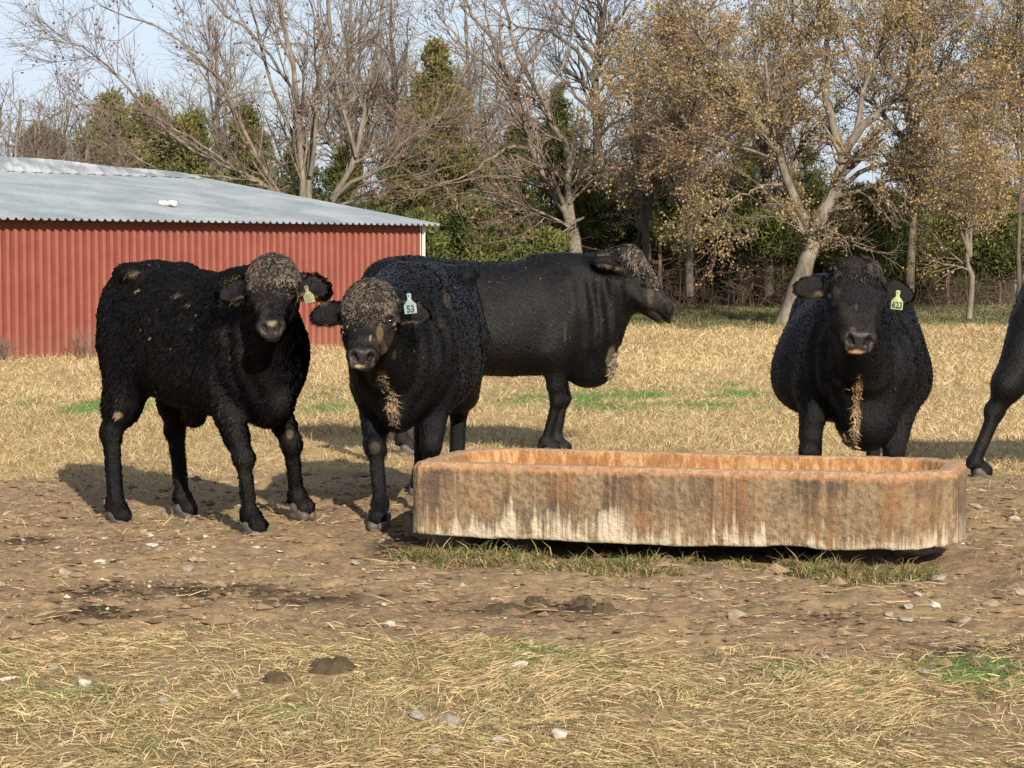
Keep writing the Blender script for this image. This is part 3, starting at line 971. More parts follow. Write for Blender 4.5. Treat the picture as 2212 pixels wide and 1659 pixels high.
    hp = lambda s, ff, ll: p0 + H * (s * h + ff * fr + ll * l * headW)
    hst = np.array([(-.06, .0, -.06, .03), (-.035, .04, -.11, .068), (.0, .062, -.15, .095), (.03, .070, -.17, .112), (.08, .074, -.195, .120), (.15, .070, -.215, .122), (.22, .060, -.215, .116), (.30, .052, -.180, .104),
                    (.37, .047, -.125, .086), (.425, .047, -.080, .070), (.495, .045, -.062, .069), (.54, .038, -.058, .066), (.565, .02, -.045, .05)])
    hst[:, 1:] *= (1 + (muzS - 1) * sst(.30, .42, hst[:, 0]))[:, None]
    hst2 = hst * H; hst2[:, 3] *= headW
    P.loft(p0, RH, hst2, n=2.7, egg=-.02, k=.03)
    for sg in (1, -1):
        P.ell(hp(.468, .008, sg * .050), np.array([.055, .040, .030]) * H, RH, k=.03)     # nostril wing
    mc = hp(.51, 0, 0)
    def snout(Q, mc=mc, H=H):                      # the flat wet face of the nose
        q = (Q - p0) @ RH.T / H
        pl = (.81 * (q[:, 0] - .508) + .58 * q[:, 2]) * H
        return np.maximum(-pl, np.linalg.norm(Q - mc, axis=1) - .125 * H)
    P.add(snout, mc, .125 * H, .022 * H, True)
    for sg in (1, -1):
        P.cone(hp(.22, -.15, sg * .03), hp(.470, -.092, sg * .018), .066 * H, .036 * H, .016)   # lower jaw
    P.ell(hp(.0, .0, 0), np.array([.082, .098 * headW, .083]) * H, RH, k=.05)          # woolly poll
    for sg in (1, -1):
        P.ell(hp(.160, .026, sg * .104), np.array([.048, .028, .030]) * H, RH, k=.03)     # brow
        P.ell(hp(.205, -.010, sg * .104), np.array([.045, .03, .026]) * H, RH, k=.03)     # cheek bone under the eye
        P.ell(hp(.235, -.115, sg * .066), np.array([.125, .075, .048]) * H, RH, k=.04)       # jaw
        P.ell(hp(.185, .006, sg * .128), np.array([.030, .024, .020]) * H, RH, k=.012, sub=True)   # eye socket
    # ears
    e_dirs = ears or {1: (.22, -.12, 1.0), -1: (.22, -.12, -1.0)}
    ear = {}
    for sg in (1, -1):
        es, ef, el = e_dirs[sg][:3]
        ax = nrm(es * h + ef * fr + el * l)
        on = e_dirs[sg][3] if len(e_dirs[sg]) > 3 else (.25, 1.0, 0)
        nn = on[0] * h + on[1] * fr + on[2] * l
        nn = nrm(nn - ax * (nn @ ax)); bb = np.cross(ax, nn)
        b0 = hp(.06, -.045, sg * .112)
        R = np.array([ax, nn, bb])
        cc = b0 + ax * .125 * H * earS
        P.cone(b0 - ax * .02 * H, b0 + ax * .06 * H, .044 * H, .042 * H, .03)
        P.ell(cc, np.array([.125, .027, .080]) * H * earS, R, k=.02)
        P.ell(cc + nn * .028 * H + ax * .006 * H, np.array([.102, .027, .058]) * H * earS, R, k=.012, sub=True)
        ear[sg] = (cc, R)
    # neck
    q0 = hp(.03, -.075, 0); q1 = hp(.12, -.11, 0); q2 = hp(.22, -.16, 0)
    P.cone((X(.46), 0, zz(1.20)), q0, .165 * S, .105 * H, .10)
    P.cone((X(.36), 0, zz(1.30) - wither), hp(.0, -.06, 0), .085 * S, .085 * H, .09)
    P.cone((X(.60), 0, zz(1.00)), q1, .205 * S, .115 * H, .10)
    P.cone((X(.70), 0, zz(.80)), q2, .150 * S, .062 * H, .10)
    if tailside is not None:
        t0 = np.array([X(-.895), 0, zz(1.30)])
        tp = [t0, t0 + np.array([-.03, tailside * .02, -.10]) * S, t0 + np.array([-.035, tailside * .06, -.40]) * S, t0 + np.array([-.03, tailside * .08, -.72]) * S]
        for i, (ra, rb) in enumerate(((.045, .034), (.034, .026), (.026, .018))):
            P.cone(tp[i], tp[i + 1], ra * S, rb * S, .03)
    if extra: extra(P, X, zz, S)
    for sg in (1, -1):
        P.cone(hp(.474, .038, sg * .047), hp(.488, .020, sg * .041), .014 * H, .019 * H, .006, sub=True)     # nostril
        P.cone(hp(.488, .020, sg * .041), hp(.503, -.004, sg * .028), .018 * H, .009 * H, .006, sub=True)
    allp = np.array([q[1] for q in P.p]); rad = np.array([q[2] for q in P.p])[:, None]
    lo = (allp - rad).min(0) - .05; hi = (allp + rad).max(0) + .05
    lo[2] = max(lo[2], fz - .3)
    base = P.__call__
    # lean folds and muscle unevenness in the hide
    def sdf(Q):
        d = base(Q)
        m = np.abs(d) < .06
        if m.any():
            q = Q[m]
            d[m] += (fbm(q[:, 0] * 4.5 + seed, q[:, 1] * 4.5, q[:, 2] * 3.2, seed=seed, octv=3) - .5) * .016 * S
            fm = np.exp(-((q[:, 0] - X(.74)) / (.15 * S)) ** 2) * sst(.55 * S, .75 * S, q[:, 2] - z0) * sst(1.30 * S, 1.15 * S, q[:, 2] - z0)
            d[m] += folds * fm * np.sin(q[:, 0] * 62 / S + 5 * vn(q[:, 1] * 3, q[:, 2] * 2.2, seed=seed))
        return d
    V, Q = polygonize(sdf, lo, hi, hmesh)
    N = vnormals(V, Q)
    HL = (V - p0) @ RH.T / H           # head coordinates
    hs_, hl_, hf_ = HL[:, 0], HL[:, 1] / headW, HL[:, 2]
    inhead = (hs_ > -.09) & (np.abs(hl_) < .15) & (hf_ > -.24) & (hf_ < .12) & (hs_ < .6)
    fnoi = lambda fq, sd: fbm(V[:, 0] * fq, V[:, 1] * fq, V[:, 2] * fq, seed=sd + seed, octv=4)
    n1, n2, n3 = fnoi(7, 1), fnoi(26, 2), fnoi(3, 3)
    col = np.array([[.0040, .0038, .0041]]) * (0.6 + .8 * n2[:, None])
    brown = sst(.58, .80, n3)[:, None] * .7
    col = col * (1 - brown) + np.array([[.0085, .0056, .0044]]) * brown
    dust = sst(.62, .80, n1 * .6 + n2 * .4)[:, None] * .16 * mudlv
    col = col * (1 - dust) + np.array([[.06, .045, .032]]) * dust
    wet = np.zeros(len(V))
    # mud on poll and forehead
    mud = inhead * sst(cover[1], cover[0], hs_ + .25 * (n1 - .5) + .10 * (n2 - .5)) * sst(mudf[0], mudf[1], hf_ + .06 * (n2 - .5)) * mudlv
    mcol = mudtone * np.array([[.050, .038, .028]]) * (.55 + .9 * n2[:, None])
    m = np.clip(mud, 0, 1)[:, None] * .45
    col = col * (1 - m) + mcol * m
    fd = inhead * sst(.46, .62, n2 * .6 + n1 * .4) * .55 * mudlv * sst(-.16, -.04, hf_)
    col = col * (1 - fd[:, None]) + np.array([[.052, .040, .029]]) * fd[:, None]
    # nose pad, lips
    pld = .81 * (hs_ - .508) + .58 * hf_
    nose = inhead * sst(-.022, -.010, pld) * sst(.066, .056, np.abs(hl_)) * sst(-.068, -.056, hf_)
    nose = np.maximum(nose, inhead * sst(.44, .455, hs_) * sst(.040, .030, np.abs(hl_)) * (hf_ > .02))
    padc = np.array([[.034, .027, .026]]) * (.6 + .8 * n2[:, None])
    col = col * (1 - nose[:, None]) + padc * nose[:, None]
    for sg in (1, -1):
        nd = np.minimum(np.linalg.norm(HL - np.array([.487, .0, .020]) - np.array([0, sg * .041 * headW, 0]), axis=1), np.linalg.norm(HL - np.array([.499, .0, .002]) - np.array([0, sg * .031 * headW, 0]), axis=1) + .006)
        nk = sst(.024, .017, nd)[:, None]
        col = col * (1 - nk) + .0035 * nk; wet = wet * (1 - nk[:, 0])
    side_ = nose * sst(.043, .056, np.abs(hl_)) * (hf_ < .015)
    col = col * (1 - .6 * side_[:, None]) + np.array([[.13, .12, .10]]) * (.6 * side_ * (.4 + n2))[:, None]
    wet = np.maximum(wet, nose * .75)
    lip = inhead * sst(.470, .488, hs_) * sst(-.070, -.078, hf_) * sst(.048, .034, np.abs(hl_))
    col = col * (1 - lip[:, None] * .8) + np.array([[.30, .21, .12]]) * (lip * (.3 + 1.2 * n2))[:, None] * .8
    # ear lining
    for sg in (1, -1):
        cc, R = ear[sg]
        q = (V - cc) @ R.T / H
        inn = sst(.115, .095, np.linalg.norm(q / np.array([1, .5, .62]), axis=1)) * sst(-.012, .004, q[:, 1])
        col = col * (1 - inn[:, None] * .6) + np.array([[.012, .0075, .006]]) * inn[:, None] * .6
        rim = sst(.05, .07, np.abs(q[:, 2])) * (np.linalg.norm(q, axis=1) < .125) * (n2 > .45) * mudlv * .7
        col = col * (1 - rim[:, None]) + np.array([[.14, .105, .06]]) * rim[:, None]
    # muddy knees and shanks
    lowleg = sst(.55, .2, V[:, 2]) * sst(.5, .72, n1) * .25 * mudlv
    col = col * (1 - lowleg[:, None]) + np.array([[.075, .058, .040]]) * lowleg[:, None]
    # mud splashes with a place of their own
    VW = V @ Rw + root3
    pu, pv, pd = proj(VW)
    splat_w = np.zeros(len(V)); 
    for (u, vv, ru, rv, cc, amt) in splats:
        near = np.nonzero((np.abs(pu - u) < 9) & (np.abs(pv - vv) < 9))[0]
        if not len(near): continue
        i0 = near[np.argmin(pd[near])]
        pc = VW[i0]; mpp = pd[i0] / F
        dd = VW - pc
        e = np.sqrt((dd[:, 0] / (ru * mpp)) ** 2 + (dd[:, 2] / (rv * mpp)) ** 2 + (dd[:, 1] / (max(ru, rv) * mpp * 1.6)) ** 2)
        w_ = sst(1.05, .55, e + .9 * (n2 - .5) + .5 * (n1 - .5)) * amt
        col = col * (1 - w_[:, None]) + np.array([cc]) * (.6 + .8 * n2[:, None]) * w_[:, None]
        splat_w = np.maximum(splat_w, w_)
    root = empty('cow', (centre[0], centre[1], float(fz)), hd)
    dz = np.array([0, 0, fz])
    body = mesh('body', V - dz, Q, m_hide, root, col=col, fl=dict(wet=wet))
    setp(root, label, 'cow', 'black cattle in the pasture')
    # eyes
    for sg in (1, -1):
        sp = Prims(); ec = hp(.183, .004, sg * .117)
        sp.ell(ec, np.array([.026, .023, .019]) * H, RH, k=.01)
        Ve, Qe = polygonize(sp, ec - .05, ec + .05, .004)
        mesh('eye', Ve - dz, Qe, m_eye, root)
    # hooves
    for nm, f in feet.items():
        sp = Prims()
        for sg in (1, -1):
            sp.cone(f + np.array([-.030, sg * .026, .065]) * S, f + np.array([.042, sg * .024, .022]) * S, .034 * S, .026 * S, .01)
            sp.cone(f + np.array([-.040, sg * .026, .02]) * S, f + np.array([.040, sg * .024, .016]) * S, .030 * S, .026 * S, .01)
        def hf(Qp, sp=sp, z=f[2]):
            return np.maximum(sp(Qp), (z - .006) - Qp[:, 2])
        Ve, Qe = polygonize(hf, f - np.array([.11, .09, .02]) * S, f + np.array([.11, .09, .14]) * S, .007)
        mesh('hoof', Ve - dz, Qe, m_hoof, root)
    # ---- hair
    fa = np.ones(len(V))
    flow = np.tile(np.array([[-.75, 0, -.55]]), (len(V), 1)) + (np.stack([n1, n3, n3], 1) - .5) * np.array([[.7, .7, .7]])
    legm = sst(.62, .5, V[:, 2] - fz)
    flow = flow * (1 - legm[:, None]) + np.array([[-.1, 0, -1.0]]) * legm[:, None]
    fl_head = h[None] * .9 + l[None] * (np.sign(hl_) * np.minimum(np.abs(hl_) * 9, 1.0))[:, None] * .7 - fr[None] * .2
    flow[inhead] = fl_head[inhead] + (np.stack([n1, n2, n3], 1)[inhead] - .5) * 1.3
    hlen = np.full(len(V), .030)
    hlen = np.where(legm > .5, .020, hlen)
    hlen = np.where(inhead, .018 + .022 * sst(.25, .0, hs_), hlen)
    hlen = np.where(inhead & (hs_ > .40), 0.008, hlen)
    hlen = np.where(nose > .3, 0.0, hlen)
    earm = np.zeros(len(V), bool)
    for sg in (1, -1):
        cc, R = ear[sg]
        q = (V - cc) @ R.T / H
        em = (np.linalg.norm(q / np.array([1.1, .6, .8]), axis=1) < .150) & ~(inhead & (np.abs(hl_) < .11))
        out = q / (np.linalg.norm(q, axis=1, keepdims=True) + 1e-6)
        fw = (out * np.array([.8, .15, .6])) @ R + np.array([0, 0, -.25])
        flow[em] = fw[em]; rimq = np.linalg.norm(q / np.array([1.0, .5, .64]), axis=1) / earS; hlen[em] = np.where(rimq[em] > .105, .036, .008); earm |= em
    for sg in (1, -1):
        hlen = np.where(np.linalg.norm(V - hp(.183, .006, sg * .115), axis=1) < .034 * H, 0, hlen)
    hlen = np.where(V[:, 2] - fz < .08, 0, hlen)
    hlen = hlen * hairlen
    pw = (hlen > 0) * np.where(inhead | earm, 1.7, 1.0)
    pw = pw / pw.sum()
    ii = rg.choice(len(V), nhair, p=pw)
    nn = N[ii]; fl_ = flow[ii] + rg.normal(0, .22, (nhair, 3))
    fl_ = nrm(fl_ - nn * (fl_ * nn).sum(1, keepdims=True))
    d = nrm(fl_ + nn * rg.uniform(.02, .24, (nhair, 1)))
    ln = hlen[ii] * rg.uniform(.55, 1.5, nhair)
    b = V[ii] + rg.normal(0, .004, (nhair, 3)) - nn * .003
    sd = nrm(np.cross(d, nn) + nn * rg.normal(0, .12, (nhair, 1)))
    wd = rg.uniform(.0005, .0011, nhair)[:, None]
    Vh = np.stack([b - sd * wd, b + sd * wd, b + d * (ln * .6)[:, None] + sd * wd * .6, b + nrm(d - nn * .35 + np.array([0, 0, -.25])) * ln[:, None]], 1).reshape(-1, 3)
    Fh = (np.arange(nhair)[:, None] * 4 + np.array([[0, 1, 2, 3]]))
    ch = col[ii] * rg.uniform(.6, 1.5, (nhair, 1))
    ch = np.where((rg.random((nhair, 1)) < .10) & (ch.sum(1, keepdims=True) < .06), ch * np.array([[2.4, 1.7, 1.3]]), ch)
    fk = (rg.random(nhair) < flecks * (1 + 3 * (n3[ii] > .55))) & (V[ii][:, 2] > fz + .75)
    ch[fk] = np.array([[.22, .17, .10]]) * rg.uniform(.3, 1.0, (fk.sum(), 1))
    Vq = Vh.reshape(-1, 4, 3); cq_ = Vq[fk].mean(1, keepdims=True); Vq[fk] = cq_ + (Vq[fk] - cq_) * np.array([1.0]) * 1.0 + sd[fk][:, None] * np.array([-1, 1, .6, 0])[None, :, None] * .002 + nn[fk][:, None] * .006
    Vh = Vq.reshape(-1, 3)
    ho = mesh('coat_hair', Vh - dz, [Fh], m_hair, root, smooth=True, col=np.repeat(ch, 4, 0))
    hn = nrm(nn + rg.normal(0, .30, (nhair, 3)) + d * .25)
    try:
        ho.data.normals_split_custom_set_from_vertices(np.repeat(hn, 4, 0).tolist())
    except Exception as ex:
        print('normals', ex)
    # tail switch
    # mud-caked curls on the poll
    if clumps:
        dewlap = (np.abs(V[:, 1]) < .13) & (V[:, 0] > X(.55)) & (V[:, 2] < p1[2] - .02) & (V[:, 2] - fz > .35)
        eyed = np.minimum(np.linalg.norm(V - hp(.183, .004, .117), axis=1), np.linalg.norm(V - hp(.183, .004, -.117), axis=1)) > .048 * H
        wgt = np.where(inhead & ~earm & eyed, np.clip(mud * 1.4 - .25, 0, 1) * sst(.30, .55, n1), 0) + splat_w * .30 * (splat_w > .4) * (~earm) * dewlap
        if wgt.sum() > 0:
            ii = rg.choice(len(V), clumps, p=wgt / wgt.sum())
            M = clumps
            nn = N[ii]
            # direction whirls out of the crown
            whorl = hp(.03, .07, 0)
            rad_ = V[ii] - whorl
            dirv = nrm(rad_) * .8 + h * .5 + rg.normal(0, .38, (M, 3)) + np.array([0, 0, -.15])
            dirv = np.where(inhead[ii][:, None], dirv, np.array([[-.2, 0, -1.0]]) + rg.normal(0, .16, (M, 3)))
            dirv = nrm(dirv - nn * (dirv * nn).sum(1, keepdims=True))
            ln = rg.uniform(.022, .060, M) * curlS ** .5 * np.where(inhead[ii], 1.0 - .68 * sst(.02, .24, hs_[ii]), .7)
            b = V[ii]
            t_ = np.linspace(0, 1, 5)
            side = np.cross(nn, dirv)
            curl = rg.normal(0, .5, (M, 1))
            pts = []
            for tt in t_:
                pts.append(b + dirv * (ln * tt)[:, None] + nn * ((.007 * math.sin(math.pi * min(1, tt * 1.05)) + .002) * rg.uniform(.6, 1.3, M))[:, None] + side * curl * (ln * tt * tt)[:, None])
            PP = np.stack(pts, 1)
            RR = np.array([.45, .95, 1.0, .75, .10])[None] * rg.uniform(.0026, .0062, (M, 1)) * curlS
            Vc, Qc = tubes(PP, RR, 5)
            cc = (col[ii] * .3 + mcol[ii] * .7) * np.where(rg.random((M, 1)) < .42, .16, 1) * rg.uniform(.45, 1.9, (M, 1)) ** 1.3
            cc = np.where(inhead[ii][:, None], cc, col[ii] * rg.uniform(.7, 1.3, (M, 1)))
            ih = np.repeat(inhead[ii], 25)
            for part_, msk in (('forelock', ih), ('dewlap_mud', ~ih)):
                if msk.sum() < 25: continue
                rm = np.cumsum(msk) - 1
                qq = Qc[msk[Qc[:, 0]]]
                mesh(part_, Vc[msk] - dz, [rm[qq]], m_clump, root, col=np.repeat(cc, 25, 0)[msk])
    if tag:
        u, vv, Y, w, mat, txt, tmat, roll, yaw, lab, ts = tag
        pw_ = L(at(u, vv, Y))
        cr_, sr_ = math.cos(roll), math.sin(roll)
        rt = np.array([cr_ * math.cos(yaw), cr_ * math.sin(yaw), sr_]); upv = np.array([-sr_, 0.12, cr_]); upv = nrm(upv - rt * (rt @ upv)); nv = np.cross(rt, upv) 
        nv = nv if nv[1] < 0 else -nv
        Rt = np.array([Rw @ rt, Rw @ nv, Rw @ upv])
        tag_mesh('ear_tag', Rt, pw_ - dz, w, mat, root, txt, tmat, ts, lab)
    return root, hp, (ear, Rw, root3, dz)

def m_tag(name, c, dirt, amt):
    k = NT(name, 0.55, 0.35)
    v = k.coords('Object')
    f = k.noise(v, 55.0, 5.0, 0.65); f2 = k.noise(v, 18.0, 3.0)
    k.base(k.mix(k.ramp(k.mix(0.5, f, f2), [(0.5 - amt * .5, 0.0), (0.68 - amt * .5, 0.85)]), c, dirt))
    return k.m
m_ink = plain('black_marker_ink', (0.012, 0.012, 0.014), 0.6, 0.2, 0.3, 60.0)

if 'cows' not in SKIP:
    BM = (.17, .12, .07); LM = (.42, .32, .19); DM = (.08, .058, .04)
    def steer(P, X, zz, S):
        P.ell((X(-.10), 0, zz(.555)), (.10 * S, .045 * S, .065 * S), k=.05)
        P.ell((X(-.42), 0, zz(.66)), (.06 * S, .05 * S, .09 * S), k=.05)
    build_cow('left', 'shaggy black yearling with muddy domed poll and yellow ear tag', -47, (-1.735, 12.95), 1.02, .86, 
              at(588, 586, 12.14), at(585, 726, 11.86), (0, -1, .18), lift=.02, wid=.86, tag=(667, 641, 11.98, .055, m_tag('yellow_tag', (.175, .19, .035), (.03, .028, .012), .32), None, None, .22, .3, 'yellow green ear tag with its number smeared over by dirt', .6),
              ears={1: (.28, -.22, 1.0), -1: (.26, -.20, -1.0)}, extra=steer, seed=3, wither=.07, cover=(.06, .30), clumps=1900, headW=1.16,
              splats=[(285, 583, 14, 6, BM, .6), (380, 610, 42, 16, (.008, .007, .008), .9), (376, 628, 16, 4, BM, .5), (400, 650, 10, 3, LM, .3), (262, 905, 9, 7, LM, .9), (635, 930, 8, 12, BM, .7), (292, 620, 7, 6, LM, .7), (590, 700, 14, 8, LM, .5)],
              nhair=230000)
    build_cow('mid', 'muddy black cow with the pale blue ear tag numbered 53', -97.5, (-.535, 13.25), 1.06, .90,
              at(800, 642, 12.04), at(781, 790, 11.74), (-.06, -1, .22), wid=.90, belly=1.0, lift=-.04, tag=(886, 662, 11.92, .064, m_tag('blue_tag', (.075, .185, .20), (.13, .08, .04), .14), '53', m_ink, .10, .12, 'pale blue ear tag numbered 53', .62),
              ears={1: (.02, -.2, 1.0), -1: (.30, -.12, -1.0, (-.5, -.7, 0))}, seed=5, cover=(.06, .36), clumps=2000, headW=1.2,
              splats=[(829, 712, 9, 26, (.17, .115, .065), .8), (838, 768, 9, 34, (.12, .08, .045), .7), (820, 830, 16, 40, BM, .7), (838, 880, 14, 40, BM, .85), (845, 910, 14, 22, DM, .9), (975, 640, 14, 26, (.11, .085, .05), .45), (990, 612, 8, 6, BM, .5), (958, 690, 10, 16, DM, .4), (815, 975, 12, 14, BM, .35), (905, 1000, 18, 20, DM, .4), (797, 722, 3, 9, (.35, .31, .24), .7), (860, 775, 6, 12, BM, .4), (782, 800, 22, 4, (.55, .42, .25), .9)],
              nhair=150000, hairlen=.5, flecks=.0006)
    build_cow('side', 'big black cow in profile with thick caked mud on its forehead', 1.5, (-.17, 16.85), 1.055, 1.02,
              at(1358, 560, 16.80), at(1450, 674, 16.72), (.80, -.12, .6), wid=1.0, brisk=1.25, ears={1: (-.72, -.62, .35, (-.8, .55, .2)), -1: (-.72, -.60, -.30, (-.75, .60, -.35))}, seed=8, folds=.013, mudf=(-.03, .025), flecks=.0006, hs=1.12, muzS=1.16, cover=(.24, .38), clumps=1300, curlS=1.5, mudtone=1.35, mudlv=.9, hairlen=.55, tailside=None,
              splats=[(1330, 790, 14, 40, (.20, .16, .11), .7), (1412, 622, 9, 40, (.09, .07, .05), .6), (1229, 728, 3, 26, (.12, .10, .07), .35)],
              nhair=110000, headW=1.0)
    build_cow('front', 'wide bellied black cow with green ear tag 623 behind the trough', -90.5, (1.99, 13.55), 1.02, .86,
              at(1849, 590, 12.45), at(1856, 757, 12.14), (.02, -1, .2), wid=1.06, belly=1.14, egg=.30, earS=.86, lift=-.05, hipw=.62, brisk=1.35, elb=1.3, dropb=.05, tag=(1938, 654, 12.24, .062, m_tag('green_tag', (.17, .225, .085), (.08, .09, .035), .10), '623', m_ink, -.10, -.08, 'green ear tag numbered 623', .86),
              ears={1: (.14, -.16, 1.0), -1: (.16, -.16, -1.0)}, seed=11, cover=(.02, .12), clumps=800, mudlv=.5, mudtone=.42, headW=1.25,
              splats=[(1846, 850, 11, 40, (.24, .15, .065), .9), (1842, 895, 11, 46, (.21, .14, .065), .9), (1838, 935, 11, 40, (.22, .155, .08), .9), (1818, 955, 14, 22, (.32, .22, .11), .9), (1835, 970, 10, 10, (.4, .3, .16), .9), (1845, 560, 40, 10, DM, .3), (1836, 702, 9, 10, (.10, .09, .075), .5), (1852, 655, 4, 8, (.10, .075, .05), .6), (1856, 766, 18, 6, (.52, .34, .16), 1.0), (1812, 622, 12, 9, (.035, .031, .025), .5), (1760, 645, 14, 10, (.14, .10, .06), .7)],
              nhair=130000, hairlen=.5)
    build_cow('right', 'black cow cut off by the picture edge, one hind leg showing', 8, (4.25, 15.50), 1.03, .96,
              at(2760, 620, 15.4), at(2860, 730, 15.3), (.75, -.1, .65), seed=14, clumps=200, hocks=dict(HR=(2152, 888, 15.32)), nhair=45000, mudlv=.5, hairlen=.4, tailside=None, thighs=dict(HR=((2232, 705, 15.35), (2178, 830, 15.3))))
# ------------------------------------------------------------------ feed trough
if 'trough' not in SKIP:
    ang = math.atan2(E1[1], E1[0])
    root = empty('feed_trough', (TO[0], TO[1], 0), ang)
    setp(root, 'long weathered concrete feed trough stained orange with pale streaks, raised on blocks', 'trough')
    ZT, ZB = .435, .062
    CF = dict(fl=.05, fr=.30, br=.20, bl=.26)
    r2 = math.sqrt(.5)
    def plan(x, y, off):
        """signed distance (inside negative) to the chamfered rectangle inset by off"""
        d = np.maximum.reduce([-x + off, x - TL + off, -y + off, y - TW + off])
        for (cx, cy, sx, sy, c) in ((0, 0, 1, 1, CF['fl']), (TL, 0, -1, 1, CF['fr'] ), (TL, TW, -1, -1, CF['br']), (0, TW, 1, -1, CF['bl'])):
            px = (x - cx) * sx; py = (y - cy) * sy
            d = np.maximum(d, (c - (px + py)) * r2 + off)
        return d
    def sdf(P):
        x, y, z = P[:, 0], P[:, 1], P[:, 2]
        n = fbm(x * 9, y * 9, z * 9, seed=90, octv=4) - .5
        nn = fbm(x * 30, y * 30, z * 24, seed=93, octv=3) - .5
        wob = fbm(x * 1.3, y * 1.3, z * 0, seed=95, octv=3) - .5
        zt = ZT + wob * .012
        zb = ZB + (fbm(x * 2.2, y * 3, seed=97, octv=4) - .5) * .055 - .012 * np.exp(-((x - 2.1) / .35) ** 2)
        out = plan(x, y, 0.006 + .02 * (ZT - z) * .5)
        rim = (out + (z - zt)) * .72 + .020            # bevelled outer rim
        d = np.maximum.reduce([out, z - zt, zb - z, rim])
        inner = plan(x, y, .115 + .30 * np.maximum(ZT - z, 0))
        inner = np.maximum(inner, .19 + .05 * n - z)
        k = .014; h = np.maximum(k - np.abs(d + inner), 0) / k
        d = np.maximum(d, -inner) + h * h * k / 4
        return d + n * .010 + nn * .006
    V, Q = polygonize(sdf, (-.05, -.06, 0.02), (TL + .06, TW + .06, .50), .0095)
    k = NT('stained_concrete', 0.9, 0.2)
    v1 = k.coords('Object', (34, 34, 1.1)); v2 = k.coords('Object', (11, 11, .7)); v3 = k.coords('Object', (1, 1, 1))
    s1 = k.noise(v1, 1.0, 5.0, .65); s2 = k.noise(v2, 1.0, 5.0, .6); s3 = k.noise(v3, 30.0, 6.0, .65); s4 = k.noise(v3, 3.2, 5.0, .6)
    sep = k.n('ShaderNodeSeparateXYZ'); tcn = k.n('ShaderNodeTexCoord'); k.l(tcn.outputs['Object'], sep.inputs[0])
    zf = sep.outputs['Z']
    def zramp(lo, hi, a, b):
        m = k.n('ShaderNodeMapRange', From__Min=lo, From__Max=hi, To__Min=a, To__Max=b)
        k.l(zf, m.inputs['Value']); return m.outputs['Result']
    def math_(op, a, b):
        m = k.n('ShaderNodeMath', _operation=op)
        for i, q in enumerate((a, b)):
            if isinstance(q, (int, float)): m.inputs[i].default_value = q
            else: k.l(q, m.inputs[i])
        return m.outputs[0]
    brown = k.mix(k.ramp(s3, [(.3, 0.), (.7, 1.)]), (.080, .057, .034), (.25, .18, .106))
    brown = k.mix(k.ramp(s2, [(.44, 0.), (.60, .8)]), brown, (.17, .082, .034))
    dark = k.mix(s3, (.022, .021, .020), (.065, .058, .050))
    c = k.mix(k.ramp(math_('ADD', math_('MULTIPLY', s4, .55), math_('MULTIPLY', s2, .45)), [(.47, 0.), (.58, .75)]), brown, dark)
    streak = k.ramp(s1, [(.55, 0.), (.68, .75)])
    c = k.mix(streak, c, (.22, .145, .082))
    # pale lime streaks rising from the lower edge
    low = math_('ADD', math_('MULTIPLY', zramp(.07, .33, .26, -.20), 1.0), math_('ADD', math_('MULTIPLY', s2, .55), math_('MULTIPLY', s1, .95)))
    low = math_('MULTIPLY', math_('ADD', low, math_('MULTIPLY', s4, .9)), .5)
    c = k.mix(k.ramp(low, [(.650, 0.), (.745, .9)]), c, k.mix(s3, (.27, .215, .14), (.50, .44, .33)))
    # orange feed dust on the rim and inside
    rimf = math_('ADD', zramp(.35, .425, -.30, .42), math_('MULTIPLY', s1, .75))
    oc = k.mix(k.ramp(s3, [(.3, 0.), (.7, 1.)]), (.17, .078, .034), (.33, .19, .095))
    c = k.mix(k.ramp(rimf, [(.44, 0.), (.66, .95)]), c, oc)
    ins = k.attr('inside').outputs['Fac']
    oi = k.mix(k.ramp(s1, [(.45, 0.), (.62, .8)]), k.mix(s3, (.17, .070, .025), (.28, .135, .055)), (.38, .25, .12))
    oi = k.mix(k.ramp(s4, [(.5, 0.), (.7, .6)]), oi, (.15, .066, .028))
    c = k.mix(ins, c, oi)
    top = k.attr('top').outputs['Fac']
    c = k.mix(math_('MULTIPLY', top, k.ramp(s3, [(.35, .2), (.65, .75)])), c, (.33, .24, .165))
    k.base(c)
    k.bump(math_('ADD', s3, math_('MULTIPLY', s1, .5)), 1.0, .02)
    N = vnormals(V, Q)
    pl = plan(V[:, 0], V[:, 1], .115 + .30 * np.maximum(ZT - V[:, 2], 0))
    inside = sst(.035, -.005, pl) * (V[:, 2] > .15)
    top = sst(.55, .9, N[:, 2]) * (V[:, 2] > .39)
    mesh('basin', V, Q, k.m, root, fl=dict(inside=inside, top=top))
    # crusted feed in the bottom
    # support blocks
    mb = plain('support_concrete', (.045, .036, .028), .95, .15, .4, 14.0, .5)
    for (x0, x1) in ((.46, .62), (2.08, 2.36)):
        def sd(P, x0=x0, x1=x1):
            d = np.maximum.reduce([x0 - P[:, 0], P[:, 0] - x1, .22 - P[:, 1], P[:, 1] - TW + .12, P[:, 2] - .095])
            return d + (fbm(P[:, 0] * 14, P[:, 1] * 14, P[:, 2] * 14, seed=99, octv=3) - .5) * .02
        V, Q = polygonize(sd, (x0 - .05, .04, -.12), (x1 + .05, TW, .15), .014)
        mesh('support_block', V, Q, mb, root)
# ------------------------------------------------------------------ red metal shed
SA = ground_at(0, 780)[:2]; SB = ground_at(740, 745)[:2]
SD = (SB - SA) / np.linalg.norm(SB - SA)
SN = np.array([-SD[1], SD[0]])                      # away from the camera
_k = (915 - 1106.0) / F                             # wall corner seen at u = 915
